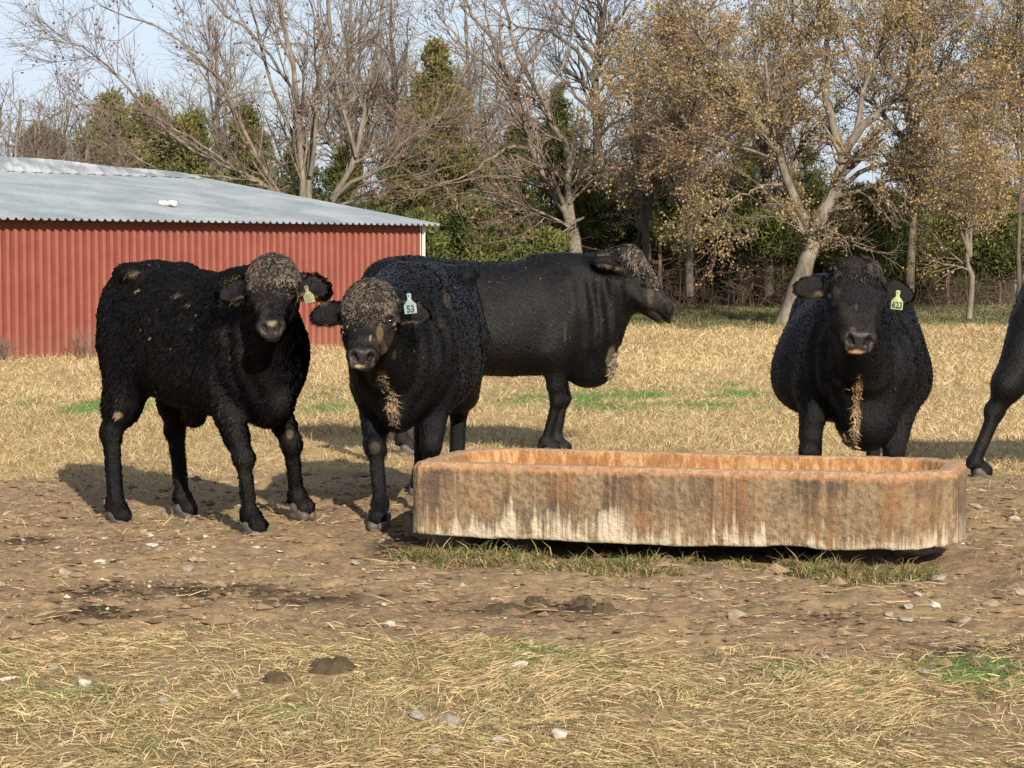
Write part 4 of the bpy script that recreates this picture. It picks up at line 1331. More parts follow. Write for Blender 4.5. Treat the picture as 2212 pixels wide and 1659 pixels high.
# solve (SA + t SD).x = _k * depth, depth = y*CT + (1.5-z)*ST ~ y
_t = (_k * SA[1] - SA[0]) / (SD[0] - _k * SD[1])
SCn = SA + _t * SD                                  # front right corner
EAVE, RISE, HALF, LEN = 1.985, 0.90, 5.7, _t + 5.0

def sp(t, w, z):
    """t metres left of the corner along the wall, w metres into the shed"""
    q = SCn - t * SD + w * SN
    return np.array([q[0], q[1], z])

if 'shed' not in SKIP:
    k = NT('red_wall_paint', 0.55, 0.3)
    v = k.coords('Object')
    f = k.noise(v, 3.0, 6.0, .65); f2 = k.noise(k.coords('Object', (14, 14, .8)), 1.0, 5.0, .6)
    c = k.mix(k.ramp(f, [(.35, 0.), (.7, 1.)]), (.128, .031, .019), (.162, .044, .028))
    c = k.mix(k.ramp(f2, [(.55, 0.), (.75, .35)]), c, (.17, .068, .050))
    sep = k.n('ShaderNodeSeparateXYZ'); tcn = k.n('ShaderNodeTexCoord'); k.l(tcn.outputs['Object'], sep.inputs[0])
    mr = k.n('ShaderNodeMapRange', From__Min=0.0, From__Max=.5, To__Min=.5, To__Max=0.0); k.l(sep.outputs['Z'], mr.inputs['Value'])
    mu = k.n('ShaderNodeMath', _operation='MULTIPLY'); k.l(mr.outputs['Result'], mu.inputs[0]); k.l(f, mu.inputs[1])
    c = k.mix(mu.outputs[0], c, (.17, .10, .06))
    k.base(c); m_red = k.m
    k = NT('galvanised_roof', 0.42, 0.5)
    v = k.coords('Object')
    f = k.noise(v, 1.2, 6.0, .65); f2 = k.noise(v, 26.0, 4.0)
    c = k.mix(k.ramp(f, [(.35, 0.), (.65, 1.)]), (.165, .19, .205), (.265, .292, .305))
    c = k.mix(k.ramp(f2, [(.62, 0.), (.75, .5)]), c, (.15, .14, .12))
    k.base(c); k.b.inputs['Metallic'].default_value = 0.25; m_roof = k.m
    m_white = plain('white_trim_paint', (.42, .42, .41), .5, .35, .06, 8.0)
    root = empty('metal_shed', (SCn[0], SCn[1], 0))
    setp(root, 'low red corrugated metal shed with a pale grey metal roof and white corner trim', 'shed')
    off = np.array([SCn[0], SCn[1], 0])
    SPC = 0.148
    prof = [(0, 0), (.030, 0), (.068, .030), (.086, .030), (.116, 0)]
    def sheet(name, fa, fb, length, mat, amp=1.0, base=0.0, parent=root, spc=SPC):
        """corrugated sheet: fa(t,h), fb(t,h) give lower and upper points for rib coordinate t and rib height h"""
        ts, hs = [], []
        n = int(length / spc)
        for i in range(n):
            for (a, h) in prof:
                ts.append(i * spc + a * spc / .148); hs.append(h * amp)
        ts.append(n * spc); hs.append(0)
        m = len(ts)
        V = [fa(t, h) - off for t, h in zip(ts, hs)] + [fb(t, h) - off for t, h in zip(ts, hs)]
        i = np.arange(m - 1)
        Q = np.stack([i, i + 1, i + 1 + m, i + m], 1)
        return mesh(name, np.array(V), [Q], mat, parent, smooth=False)
    sheet('front_wall', lambda t, h: sp(t, -h, -.15), lambda t, h: sp(t, -h, EAVE - .03), LEN, m_red)
    sheet('end_wall', lambda t, h: sp(-h, t, -.15), lambda t, h: sp(-h, t, EAVE - .03 + RISE * (1 - abs(t - HALF) / HALF)), 2 * HALF, m_red)
    sheet('back_wall', lambda t, h: sp(t, 2 * HALF + h, -.15), lambda t, h: sp(t, 2 * HALF + h, EAVE - .03), LEN, m_red)
    sl_ = RISE / HALF
    ov = .26
    sheet('roof', lambda t, h: sp(t - .22, -ov, EAVE - ov * sl_ + h), lambda t, h: sp(t - .22, HALF, EAVE + RISE + h), LEN + .4, m_roof, 1.15)
    sheet('back_roof', lambda t, h: sp(t - .22, 2 * HALF + ov, EAVE - ov * sl_ + h), lambda t, h: sp(t - .22, HALF, EAVE + RISE + h - .004), LEN + .4, m_roof, 1.0)
    # corner trim, a folded white strip
    V = []; 
    pts = [(.11, -.022), (-.024, -.022), (-.024, .10), (-.020, .10), (-.020, -.018), (.11, -.018)]
    for z in (-.1, EAVE - .035):
        V += [sp(a, b, z) - off for a, b in pts]
    n = len(pts); i = np.arange(n)
    mesh('corner_trim', np.array(V), [np.stack([i, (i + 1) % n, (i + 1) % n + n, i + n], 1)], m_white, root, smooth=False)
    # loose sheets laid along the ridge
    rl = 9.0
    def topz(t):
        a = np.clip((t - .1) / 4.3, 0, 1.4)
        return .02 + .20 * a ** .75 + .012 * math.sin(t * 2.3)
    k = NT('loose_roof_sheet', .38, .5)
    v = k.coords('Object'); f = k.noise(v, 1.6, 5.0)
    k.base(k.mix(k.ramp(f, [(.4, 0.), (.62, 1.)]), (.17, .185, .195), (.40, .415, .42))); k.b.inputs['Metallic'].default_value = .2
    sheet('ridge_sheet', lambda t, h: sp(t - .1, HALF - .42 - h, EAVE + RISE - .42 * sl_ + .03 + .012 * math.sin(t * 21)), lambda t, h: sp(t - .1 - .25, HALF + .05 - h, EAVE + RISE + topz(t) + .02), rl, k.m, 1.6, spc=.20)
    # crumpled white bag on the roof
    def roofhit(u, v):
        r = ray(u, v); o = np.array([0, 0, CAMH]); a = sp(0, 0, EAVE); nn = np.cross(np.array([*SD, 0]), np.array([*SN, sl_]))
        return o + r * (((a - o) @ nn) / (r @ nn))
    p = roofhit(362, 449)
    pr = Prims()
    for (x, y, z, r) in ((-.09, 0, .05, .045), (-.05, .02, .05, .05), (0, .01, .035, .04), (.05, 0, .05, .055), (.10, .01, .055, .045), (.11, -.03, .03, .04), (-.11, .03, .07, .03)):
        pr.ell((x, y, z), (r, r * .9, r * .8), k=.02)
    V, Q = polygonize(lambda P: pr(P) + (1 - np.abs(2 * fbm(P[:, 0] * 22, P[:, 1] * 22, P[:, 2] * 22, seed=5, octv=3) - 1)) * .018 - .01, (-.2, -.12, -.02), (.2, .12, .16), .007)
    o = mesh('plastic_bag', V, [Q[0]], plain('white_plastic', (.48, .47, .45), .5, .4, .06, 20.0))
    o.location = p + np.array([0, 0, .02]); o.scale = (1.05, 1.05, 1.1)
    setp(o, 'crumpled white plastic bag lying on the shed roof', 'bag')
# ------------------------------------------------------------------ trees
def arc_points(P, idx, t):
    """points and tangents on polylines P[idx] at parameters t in 0..1"""
    K = P.shape[1]
    s = t * (K - 1); i = np.minimum(s.astype(int), K - 2); f = (s - i)[:, None]
    a = P[idx, i]; b = P[idx, i + 1]
    return a * (1 - f) + b * f, nrm(b - a), i, f[:, 0]

def grow(P, R, count, ln, ang, t0, trop, wob, K, rr, rng, rmin=.002, tpow=1.0, bias=None):
    """grow COUNT child branches from the polylines P with radii R"""
    L = np.linalg.norm(np.diff(P, axis=1), axis=2).sum(1)
    w = L / L.sum()
    idx = rng.choice(len(P), count, p=w)
    t = t0 + (1 - t0) * rng.random(count) ** tpow
    p0, T, i, f = arc_points(P, idx, t)
    r0 = R[idx, i] * (1 - f) + R[idx, i + 1] * f
    q = rng.normal(size=(count, 3))
    q = nrm(q - T * (q * T).sum(1, keepdims=True))
    a = np.clip(rng.normal(ang, .22, count), .12, 1.7)[:, None]
    d = np.cos(a) * T + np.sin(a) * q
    if bias is not None: d = nrm(d + np.array(bias))
    ll = rng.uniform(ln[0], ln[1], count) * (1.15 - .55 * t)
    pts = [p0]
    for j in range(1, K):
        d = nrm(d + rng.normal(0, wob, (count, 3)) + np.array([0, 0, trop]))
        pts.append(pts[-1] + d * (ll / (K - 1))[:, None])
    P2 = np.stack(pts, 1)
    rs = np.maximum(r0 * rr, rmin)
    R2 = rs[:, None] * np.linspace(1, .35, K)[None]
    return P2, np.maximum(R2, rmin * .6)

def limb(pts, Y, r0, r1, rng, K=14, dy=(0, 0)):
    """a limb from measured points (u, v) with radii in metres; dy: how far it swings in depth along its length"""
    pts = np.array(pts, float)
    s = np.concatenate([[0], np.cumsum(np.linalg.norm(np.diff(pts, axis=0), axis=1))]); s /= s[-1]
    q = np.linspace(0, 1, K)
    u = np.interp(q, s, pts[:, 0]); v = np.interp(q, s, pts[:, 1])
    yy = Y + dy[0] + (dy[1] - dy[0]) * q ** 1.3
    W_ = np.array([at(a, b, c) for a, b, c in zip(u, v, yy)])
    W_[1:-1] += rng.normal(0, .012, (K - 2, 3)) * np.linspace(1, 2.5, K - 2)[:, None]
    return W_, r0 + (r1 - r0) * q ** .8

def m_bark(name, a, b, scale=9.0):
    k = NT(name, .92, .15)
    v = k.coords('Object', (1, 1, .35)); f = k.noise(v, scale, 6.0, .65)
    k.base(k.mix(k.ramp(f, [(.35, 0.), (.68, 1.)]), a, b)).bump(f, .6, .02)
    return k.m
bark_grey = m_bark('grey_bark', (.075, .064, .049), (.19, .162, .125))
bark_pale = m_bark('pale_bark', (.070, .060, .046), (.185, .158, .120), 6.0)
bark_dark = m_bark('dark_bark', (.045, .036, .030), (.12, .098, .080))
bark_red = m_bark('cedar_bark', (.050, .034, .025), (.135, .092, .066))
twig_m = m_bark('twig_bark', (.085, .064, .050), (.185, .146, .118), 3.0)
twig_red = m_bark('reddish_twig_bark', (.085, .064, .050), (.185, .146, .118), 3.0)
m_leaf = m_col('autumn_leaves', .6, .3, .30)
m_cedar = m_col('cedar_foliage', .75, .15, .18)

def leaves(P, n, size, cols, rng, spread=.12, t0=.1):
    idx = rng.integers(0, len(P), n)
    p, T, _, _ = arc_points(P, idx, t0 + (1 - t0) * rng.random(n))
    p = p + rng.normal(0, spread, (n, 3)) * np.array([1, 1, .8])
    a = nrm(rng.normal(size=(n, 3)) + np.array([0, 0, -.5])); b = nrm(np.cross(a, rng.normal(size=(n, 3))))
    c = np.cross(a, b)
    s = rng.uniform(size[0], size[1], n)[:, None]
    w = s * rng.uniform(.32, .55, (n, 1)); fold = rng.uniform(.05, .35, (n, 1)) * s
    V = np.stack([p, p + a * s * .5 + b * w + c * fold, p + a * s, p + a * s * .5 - b * w + c * fold], 1).reshape(-1, 3)
    i = np.arange(n)[:, None] * 4
    Tr = np.concatenate([i + np.array([[0, 1, 2]]), i + np.array([[0, 2, 3]])])
    cols = np.array(cols)
    cl = vn(p[:, 0] * .9, p[:, 1] * .9, p[:, 2] * .9, seed=5)
    ci = np.clip((cl * .7 + rng.random(n) * .45 - .08) * len(cols), 0, len(cols) - 1).astype(int)
    col = cols[ci] * rng.uniform(.7, 1.3, (n, 1))
    return V, Tr, np.repeat(col, 4, 0)

def put_tree(name, label, cat, base, limbs_, levels, barkm, twigm, seed, leaf=None, group=None, S=(8, 5, 4, 3, 3), bare=()):
    """levels: list of dicts for grow(); the last one or two levels make the crown"""
    rng = np.random.default_rng(seed)
    root = empty(name, tuple(base))
    setp(root, label, cat, group)
    b = np.array(base)
    K = limbs_[0][0].shape[0]
    P = np.stack([l[0] for l in limbs_]); R = np.stack([l[1] for l in limbs_])
    Vt, Qt = tubes(P, R, S[0])
    vs, qs, o = [Vt], [Qt], len(Vt)
    cv, cq, co = [], [], 0
    cur = (P, R); allP = []
    for j, lv in enumerate(levels):
        lv = dict(lv); thin = lv.pop('crown', j > 0); src = lv.pop('src', None)
        P2, R2 = grow(*cur, rng=rng, **lv)
        V, Q = tubes(P2, R2, S[min(j + 1, len(S) - 1)])
        if thin:
            cv.append(V); cq.append(Q + co); co += len(V)
        else:
            vs.append(V); qs.append(Q + o); o += len(V)
        cur = (P2, R2); allP.append(P2)
    mesh('trunk', np.concatenate(vs) - b, [np.concatenate(qs)], barkm, root)
    for bl in bare:                # dead branches without leaves
        g1 = grow(bl[0][None], bl[1][None], 9, (.4, 1.0), .6, .3, 0, .14, 6, .6, rng, rmin=.007)
        g2 = grow(*g1, count=24, ln=(.2, .5), ang=.6, t0=.2, trop=0, wob=.14, K=4, rr=.6, rng=rng, rmin=.005)
        Va, Qa = tubes(bl[0][None], bl[1][None], 6); Vb, Qb = tubes(*g1, 4); Vc, Qc = tubes(*g2, 3)
        mesh('dead_branch', np.concatenate([Va, Vb, Vc]) - b, [np.concatenate([Qa, Qb + len(Va), Qc + len(Va) + len(Vb)])], bark_pale, root)
    if cv:
        mesh('twigs', np.concatenate(cv) - b, [np.concatenate(cq)], twigm, root)
    if leaf:
        V, Tr, c = leaves(allP[leaf.pop('on', -1)], rng=rng, **leaf)
        mesh('crown', V - b, [Tr], m_leaf, root, smooth=False, col=c)
    return root

def cedar(u, vtop, wpx, Y, label, seed, base_z=0.0, tone=0.0, rust=0.0, dens=1.0, vbase=None, shape=.8, trunk=True, group=None):
    rng = np.random.default_rng(seed)
    p = at(u, 600, Y); x, y = p[0], p[1]
    z0 = float(GH(x, y)); top = at(u, vtop, Y)[2]; H = top - z0; Rm = 1.35 * wpx * Y / F
    root = empty('cedar_tree', (x, y, z0)); setp(root, label, 'tree', group or 'evergreen cedars along the wood edge')
    b = np.array([x, y, z0])
    lean = rng.normal(0, .02, 2)
    tz = np.linspace(0, 1, 10)
    TP = np.stack([x + lean[0] * H * tz + rng.normal(0, .02, 10), y + lean[1] * H * tz, z0 - .1 + (H * .97) * tz], 1)
    TR = (.022 + .014 * H) * (1 - .92 * tz)
    nb = int(95 * dens * max(.6, min(1.7, H / 5)))
    t = base_z / H + (1 - base_z / H) * rng.random(nb) ** .85
    t = np.clip(t, .02, .985)
    az = rng.uniform(0, 6.283, nb)
    rel = (t - base_z / H) / (1 - base_z / H)
    prof = np.clip(np.minimum(1.0, .45 + rel * 2.2) * (1 - rel ** 1.6) ** shape, .05, 1) * (.62 + .55 * vn(az * 1.3 + seed, t * 6, seed=seed))
    ln = Rm * prof * rng.uniform(.7, 1.12, nb)
    el = np.clip(rng.normal(.28, .22, nb) + .35 * rel, -.3, 1.2)
    d = np.stack([np.cos(az) * np.cos(el), np.sin(az) * np.cos(el), np.sin(el)], 1)
    p0 = np.stack([np.interp(t, tz, TP[:, i]) for i in range(3)], 1)
    K = 5; q = np.linspace(0, 1, K)
    BP = p0[:, None] + d[:, None] * (ln[:, None] * q[None])[..., None] + np.array([0, 0, 1.0]) * (ln[:, None] * .22 * (q ** 2 - .5 * q)[None])[..., None]
    BR = np.maximum(.010 * (1 + ln / 1.2))[:, None] * np.linspace(1, .2, K)[None] if False else (.008 * (1 + ln))[:, None] * np.linspace(1, .25, K)[None]
    V1, Q1 = tubes(TP[None], TR[None], 7); V2, Q2 = tubes(BP, BR, 3)
    vs, qs = [V1, V2], [Q1, Q2 + len(V1)]
    if base_z > .4:            # dead lower branches
        nd = int(34 * base_z)
        td = rng.uniform(.04, base_z / H, nd); ad = rng.uniform(0, 6.283, nd); ed = rng.normal(.1, .25, nd); ld = rng.uniform(.4, 1.3, nd) * Rm * .8
        dd = np.stack([np.cos(ad) * np.cos(ed), np.sin(ad) * np.cos(ed), np.sin(ed)], 1)
        pd = np.stack([np.interp(td, tz, TP[:, i]) for i in range(3)], 1)
        DP = pd[:, None] + dd[:, None] * (ld[:, None] * q[None])[..., None] + rng.normal(0, .03, (nd, K, 3)) * q[None, :, None]
        V3, Q3 = tubes(DP, (.007 + .004 * ld)[:, None] * np.linspace(1, .3, K)[None], 3)
        D2, R2 = grow(DP, np.full((nd, K), .006), nd * 5, (.2, .6), .7, .2, 0, .12, 3, .7, rng, rmin=.003)
        V4, Q4 = tubes(D2, R2, 3)
        o = len(V1) + len(V2); vs += [V3, V4]; qs += [Q3 + o, Q4 + o + len(V3)]
    mesh('trunk', np.concatenate(vs) - b, [np.concatenate(qs)], bark_red, root)
    ns = int(nb * 240)
    idx = rng.choice(nb, ns, p=ln / ln.sum())
    tt = .12 + .88 * rng.random(ns) ** .65
    pp, T, _, _ = arc_points(BP, idx, tt)
    sp_ = (.045 + .13 * (ln[idx])) [:, None]
    pp = pp + rng.normal(0, 1, (ns, 3)) * sp_ * np.array([1, 1, .75])
    s = rng.uniform(.07, .19, ns)[:, None]
    a = nrm(T * .6 + rng.normal(0, .7, (ns, 3)) + np.array([0, 0, .35]))
    bb = nrm(np.cross(a, rng.normal(size=(ns, 3))))
    w = s * rng.uniform(.08, .17, (ns, 1))
    V = np.stack([pp, pp + a * s * .45 + bb * w, pp + a * s, pp + a * s * .45 - bb * w], 1).reshape(-1, 3)
    i = np.arange(ns)[:, None] * 4
    r1 = rng.random((ns, 1))
    g0 = np.array([[.038, .052, .016]]) * (1 - r1) + np.array([[.108, .128, .036]]) * r1
    br = np.array([[.135, .105, .035]]) * (.6 + .8 * r1)
    cl = vn(pp[:, 0] * 1.6, pp[:, 1] * 1.6, pp[:, 2] * 1.6, seed=seed + 3)[:, None]
    m = np.clip(rust + (cl - .5) * .7, 0, 1)
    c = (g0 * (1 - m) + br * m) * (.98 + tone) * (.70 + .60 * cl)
    mesh('crown', V - b, [i + np.array([[0, 1, 2, 3]])], m_cedar, root, smooth=False, col=np.repeat(c, 4, 0))
    return root

if 'trees' not in SKIP:
    rt = np.random.default_rng(77)
    # A: many-stemmed bare tree beside the shed
    YA = 44.5
    A = lambda pts, r0, r1, dy=(0, 0): limb(pts, YA, r0, r1, rt, 14, dy)
    lim = [
        A([(668, 715), (664, 600), (655, 430), (650, 330), (640, 150), (602, 20), (580, -120)], 0.101, 0.024, (0, -.4)),
        A([(676, 715), (672, 560), (667, 430), (673, 300), (690, 180), (705, 60), (712, -120)], 0.101, 0.024, (0, .5)),
        A([(684, 715), (690, 560), (712, 435), (742, 395), (768, 350), (785, 240), (815, 110), (840, -60)], 0.094, 0.024, (0, .3)),
        A([(660, 690), (640, 470), (618, 433), (538, 382), (451, 338), (393, 310), (327, 255), (251, 160), (178, 102), (113, 87)], 0.074, 0.010, (0, -1.8)),
        A([(664, 640), (625, 440), (590, 400), (545, 327), (509, 236), (469, 156), (411, 98), (327, 55), (255, 33), (215, 12)], 0.066, 0.010, (0, -.8)),
        A([(655, 400), (653, 291), (637, 204), (582, 120), (527, 55), (455, 0), (400, -60)], 0.051, 0.010, (0, 1.0)),
        A([(670, 380), (686, 250), (745, 110), (790, 0), (820, -100)], 0.047, 0.012, (0, -1.2)),
        A([(700, 600), (713, 432), (760, 393), (822, 367), (851, 316), (931, 276), (985, 205), (1010, 150)], 0.070, 0.010, (0, -1.4)),
        A([(716, 430), (780, 400), (860, 382), (930, 370), (1010, 350)], 0.043, 0.008, (0, -1.5)),
        A([(650, 330), (600, 215), (560, 90), (530, -30), (510, -120)], 0.043, 0.011, (0, 1.4)),
        A([(770, 340), (740, 220), (700, 100), (660, -20), (640, -100)], 0.039, 0.011, (0, .8)),
        A([(560, 392), (480, 382), (420, 380), (360, 372), (300, 345), (240, 300)], 0.031, 0.006, (-.6, -2.0)),
        A([(500, 360), (420, 300), (330, 250), (240, 240), (175, 225)], 0.031, 0.006, (-.6, -1.4)),
    ]
    put_tree('bare_tree', 'big leafless tree with several grey stems rising behind the red shed', 'tree', at(672, 715, YA), lim,
             [dict(count=120, ln=(.9, 2.3), ang=.55, t0=.28, trop=.05, wob=.10, K=6, rr=.55, rmin=.009, crown=False),
              dict(count=780, ln=(.5, 1.3), ang=.6, t0=.15, trop=.045, wob=.12, K=5, rr=.6, rmin=.006),
              dict(count=5600, ln=(.2, .7), ang=.65, t0=.1, trop=.03, wob=.14, K=4, rr=.6, rmin=.0036)],
             bark_grey, twig_m, 101, leaf=dict(n=900, size=(.05, .09), cols=[(.16, .07, .05), (.20, .10, .06), (.12, .06, .04)], spread=.05))
    # B: leaning bare tree in the centre
    YB = 51.0
    Bm = lambda pts, r0, r1, dy=(0, 0): limb(pts, YB, r0, r1, rt, 14, dy)
    lim = [
        Bm([(1250, 690), (1246, 560), (1238, 484), (1212, 440), (1197, 418), (1171, 375), (1150, 320), (1124, 236), (1102, 175), (1080, 120), (1040, 55), (1000, -20)], 0.194, 0.022, (0, .4)),
        Bm([(1246, 560), (1237, 484), (1226, 400), (1232, 327), (1186, 255), (1171, 204), (1131, 153), (1106, 73), (1084, 0), (1070, -60)], 0.108, 0.022, (0, 1.0)),
        Bm([(1152, 330), (1130, 318), (1099, 317), (1051, 349), (1015, 375), (931, 404), (880, 410)], 0.050, 0.009, (.2, -1.2)),
        Bm([(1190, 410), (1120, 385), (1050, 382), (985, 395), (930, 400)], 0.036, 0.007, (0, -1.6)),
        Bm([(1230, 440), (1290, 380), (1330, 330), (1370, 260)], 0.036, 0.007, (0, -1)),
        Bm([(1120, 230), (1060, 150), (1000, 100), (950, 40), (920, -40)], 0.043, 0.009, (.2, -.8)),
        Bm([(1175, 215), (1220, 130), (1240, 50), (1250, -40)], 0.036, 0.009, (.4, 1.4)),
        Bm([(1140, 290), (1090, 230), (1040, 220), (980, 240), (930, 225)], 0.032, 0.007, (.2, -1.5)),
        Bm([(1240, 500), (1200, 470), (1130, 445), (1080, 420), (1010, 410)], 0.036, 0.007, (0, -1.5)),
        Bm([(1238, 480), (1260, 470), (1215, 500), (1150, 520)], 0.029, 0.006, (-.2, -1.6)),
    ]
    put_tree('bare_tree', 'leaning leafless tree with a forked pale trunk in front of the evergreens', 'tree', at(1250, 690, YB), lim,
             [dict(count=90, ln=(.9, 2.3), ang=.6, t0=.25, trop=.03, wob=.12, K=6, rr=.5, rmin=.009, crown=False),
              dict(count=460, ln=(.5, 1.3), ang=.62, t0=.15, trop=.02, wob=.13, K=5, rr=.6, rmin=.006),
              dict(count=2300, ln=(.2, .7), ang=.65, t0=.1, trop=.01, wob=.14, K=4, rr=.6, rmin=.0044)],
             bark_pale, twig_red, 102, leaf=dict(n=1100, size=(.05, .09), cols=[(.22, .10, .06), (.30, .15, .07), (.16, .09, .05)], spread=.06))
    # C: dark bare tree standing far back
    YC = 68.0
    Cm = lambda pts, r0, r1, dy=(0, 0): limb(pts, YC, r0, r1, rt, 14, dy)
    lim = [
        Cm([(1288, 640), (1290, 400), (1291, 262), (1291, 182), (1284, 127), (1300, 60), (1320, -60)], .22, .05),
        Cm([(1289, 190), (1250, 110), (1190, 70), (1120, 60), (1060, 20)], .09, .015, (0, -1)),
        Cm([(1286, 130), (1240, 60), (1200, 10), (1170, -50)], .08, .015, (0, 1)),
        Cm([(1291, 240), (1330, 190), (1380, 150), (1430, 130)], .08, .015, (0, 1)),
        Cm([(1289, 250), (1250, 215), (1215, 165), (1190, 130)], .07, .015, (0, 1)),
        Cm([(1296, 90), (1340, 40), (1370, -40)], .07, .015, (0, -1)),
    ]
    put_tree('bare_tree', 'dark upright leafless tree standing against the sky between the leaning tree and the golden one', 'tree', at(1288, 640, YC), lim,
             [dict(count=70, ln=(1.0, 2.6), ang=.7, t0=.3, trop=.05, wob=.14, K=6, rr=.5, rmin=.014, crown=False),
              dict(count=420, ln=(.6, 1.6), ang=.65, t0=.15, trop=.03, wob=.14, K=5, rr=.6, rmin=.009),
              dict(count=2000, ln=(.3, .9), ang=.65, t0=.1, trop=.02, wob=.14, K=4, rr=.6, rmin=.0065)],
             bark_dark, bark_dark, 103)
    # D: the big golden leaved tree
    YD = 48.5
    Dm = lambda pts, r0, r1, dy=(0, 0): limb(pts, YD, r0, r1, rt, 14, dy)
    AUT = [(.11, .074, .044), (.17, .112, .054), (.235, .158, .07), (.29, .215, .105), (.31, .23, .085), (.19, .135, .067), (.13, .12, .05)]
    lim = [
        Dm([(1688, 712), (1702, 680), (1722, 620), (1738, 580), (1756, 535), (1754, 491), (1779, 455), (1804, 418), (1819, 364), (1822, 324)], 0.222, 0.120),
        Dm([(1820, 335), (1804, 298), (1790, 236), (1782, 175), (1790, 120), (1786, 55), (1780, -60)], 0.104, 0.030, (0, .6)),
        Dm([(1822, 330), (1855, 280), (1910, 233), (1946, 196), (1972, 156), (2026, 91), (2081, 44), (2130, -10)], 0.104, 0.022, (0, -.6)),
        Dm([(1850, 285), (1857, 245), (1864, 200), (1881, 156), (1905, 90), (1920, 0), (1930, -80)], 0.067, 0.022, (0, 1.2)),
        Dm([(1752, 500), (1735, 473), (1702, 400), (1681, 327), (1651, 284), (1622, 244), (1560, 150), (1500, 60), (1470, -30)], 0.111, 0.022, (0, -1.0)),
        Dm([(1815, 400), (1830, 393), (1862, 367), (1917, 353), (1972, 355), (2044, 358), (2110, 345)], 0.063, 0.011, (0, -1.6)),
        Dm([(1690, 350), (1640, 330), (1570, 310), (1500, 290), (1430, 280)], 0.044, 0.009, (0, -1.4)),
        Dm([(1650, 285), (1660, 200), (1650, 110), (1620, 0), (1600, -80)], 0.052, 0.015, (0, 1.0)),
        Dm([(1700, 400), (1650, 400), (1600, 420), (1540, 440)], 0.033, 0.007, (0, -1.6)),
        Dm([(1785, 200), (1740, 130), (1710, 40), (1700, -60)], 0.044, 0.015, (.3, 1.4)),
        Dm([(1912, 232), (1960, 240), (2030, 220), (2110, 190), (2190, 170)], 0.044, 0.009, (-.3, -1.6)),
        Dm([(1950, 190), (1990, 90), (2000, 0), (2005, -70)], 0.037, 0.011, (-.2, 1)),
        Dm([(1620, 245), (1550, 220), (1480, 170), (1400, 130), (1340, 90)], 0.037, 0.007, (-.6, -2)),
    ]
    dead = [Dm([(1835, 392), (1868, 398), (1891, 407), (1924, 440), (1953, 473), (1993, 491)], 0.022, 0.006, (-.2, -1.8)),
            Dm([(1755, 500), (1790, 510), (1830, 525), (1880, 540), (1935, 545)], 0.022, 0.005, (-.2, -1.6)),
            Dm([(1752, 510), (1720, 490), (1680, 470), (1640, 470), (1618, 490)], 0.022, 0.005, (-.2, -1.6))]
    put_tree('golden_tree', 'large pale trunked tree with thin golden brown leaves, leaning over the pasture edge', 'tree', at(1690, 712, YD), lim,
             [dict(count=150, ln=(.9, 2.2), ang=.7, t0=.22, trop=.01, wob=.13, K=6, rr=.45, rmin=.009, crown=False),
              dict(count=900, ln=(.5, 1.3), ang=.7, t0=.12, trop=.0, wob=.14, K=5, rr=.6, rmin=.006),
              dict(count=7500, ln=(.2, .65), ang=.7, t0=.1, trop=-.02, wob=.15, K=4, rr=.6, rmin=.0038)],
             bark_pale, twig_m, 104, bare=dead, leaf=dict(n=40000, size=(.03, .072), cols=AUT, spread=.05))
    # other leaf trees: generated stems
    def leaf_tree(u, vb, vtop, spread, Y, label, seed, nleaf, cols, stems=5, bark=bark_grey, name='autumn_tree', tw=(110, 760, 4200), r=.16, fork=.35, sz=(.035, .075)):
        rng = np.random.default_rng(seed)
        ls = []
        top = vtop
        vf = vb + (vtop - vb) * fork
        ls.append(limb([(u, vb), (u + rng.uniform(-8, 8), (vb + vf) / 2), (u + rng.uniform(-14, 14), vf), (u + rng.uniform(-30, 30), top)], Y, r, .03, rng))
        for i in range(stems):
            a = (i + .5) / stems * 2 - 1
            x1 = u + a * spread * .45 + rng.uniform(-15, 15); x2 = u + a * spread * rng.uniform(.8, 1.1)
            f = rng.uniform(.3, .9)
            v0 = vb + (vf - vb) * rng.uniform(.75, 1.25)
            v2 = top + (vf - top) * (.1 + .7 * abs(a) * rng.uniform(.6, 1.1))
            sw = rng.uniform(-2.2, 2.2)
            ls.append(limb([(u + rng.uniform(-4, 4), v0), ((u + x1) / 2, v0 * .7 + v2 * .3), (x1, v0 * .42 + v2 * .58), (x2, v2)], Y, r * .55, .02, rng, 14, (0, sw)))
        return put_tree(name, label, 'tree', at(u, vb, Y), ls,
                 [dict(count=tw[0], ln=(.8, 2.0), ang=.7, t0=.2, trop=.02, wob=.13, K=6, rr=.5, rmin=.010, crown=False),
                  dict(count=tw[1], ln=(.5, 1.2), ang=.7, t0=.12, trop=.01, wob=.14, K=5, rr=.6, rmin=.0065),
                  dict(count=tw[2], ln=(.2, .6), ang=.7, t0=.1, trop=0, wob=.15, K=4, rr=.6, rmin=.005)],
                 bark, twig_m, seed + 500, leaf=(dict(n=nleaf, size=sz, cols=cols, spread=.06) if nleaf else None))
    YEL = [(.15, .10, .04), (.24, .16, .05), (.34, .23, .06), (.40, .29, .07), (.30, .17, .06), (.18, .15, .05)]
    leaf_tree(1965, 640, -140, 250, 58, 'tall golden leaved tree with two thick dark limbs behind the pale trunked one', 201, 15000, AUT, 6, bark_dark, r=.12, fork=.45)
    leaf_tree(1490, 640, -60, 210, 57, 'bushy golden brown tree above the dark evergreens at the middle right', 202, 13000, AUT, 6, bark_dark, r=.11)
    leaf_tree(1395, 640, 120, 130, 60, 'smaller yellowish tree at the left edge of the golden foliage', 203, 6500, AUT, 5, bark_dark, r=.13, tw=(70, 420, 1500))
    leaf_tree(2200, 655, -60, 190, 55, 'yellow green leaved tree cut by the right picture edge', 204, 12000, YEL, 5, bark_dark, r=.06, fork=.42)
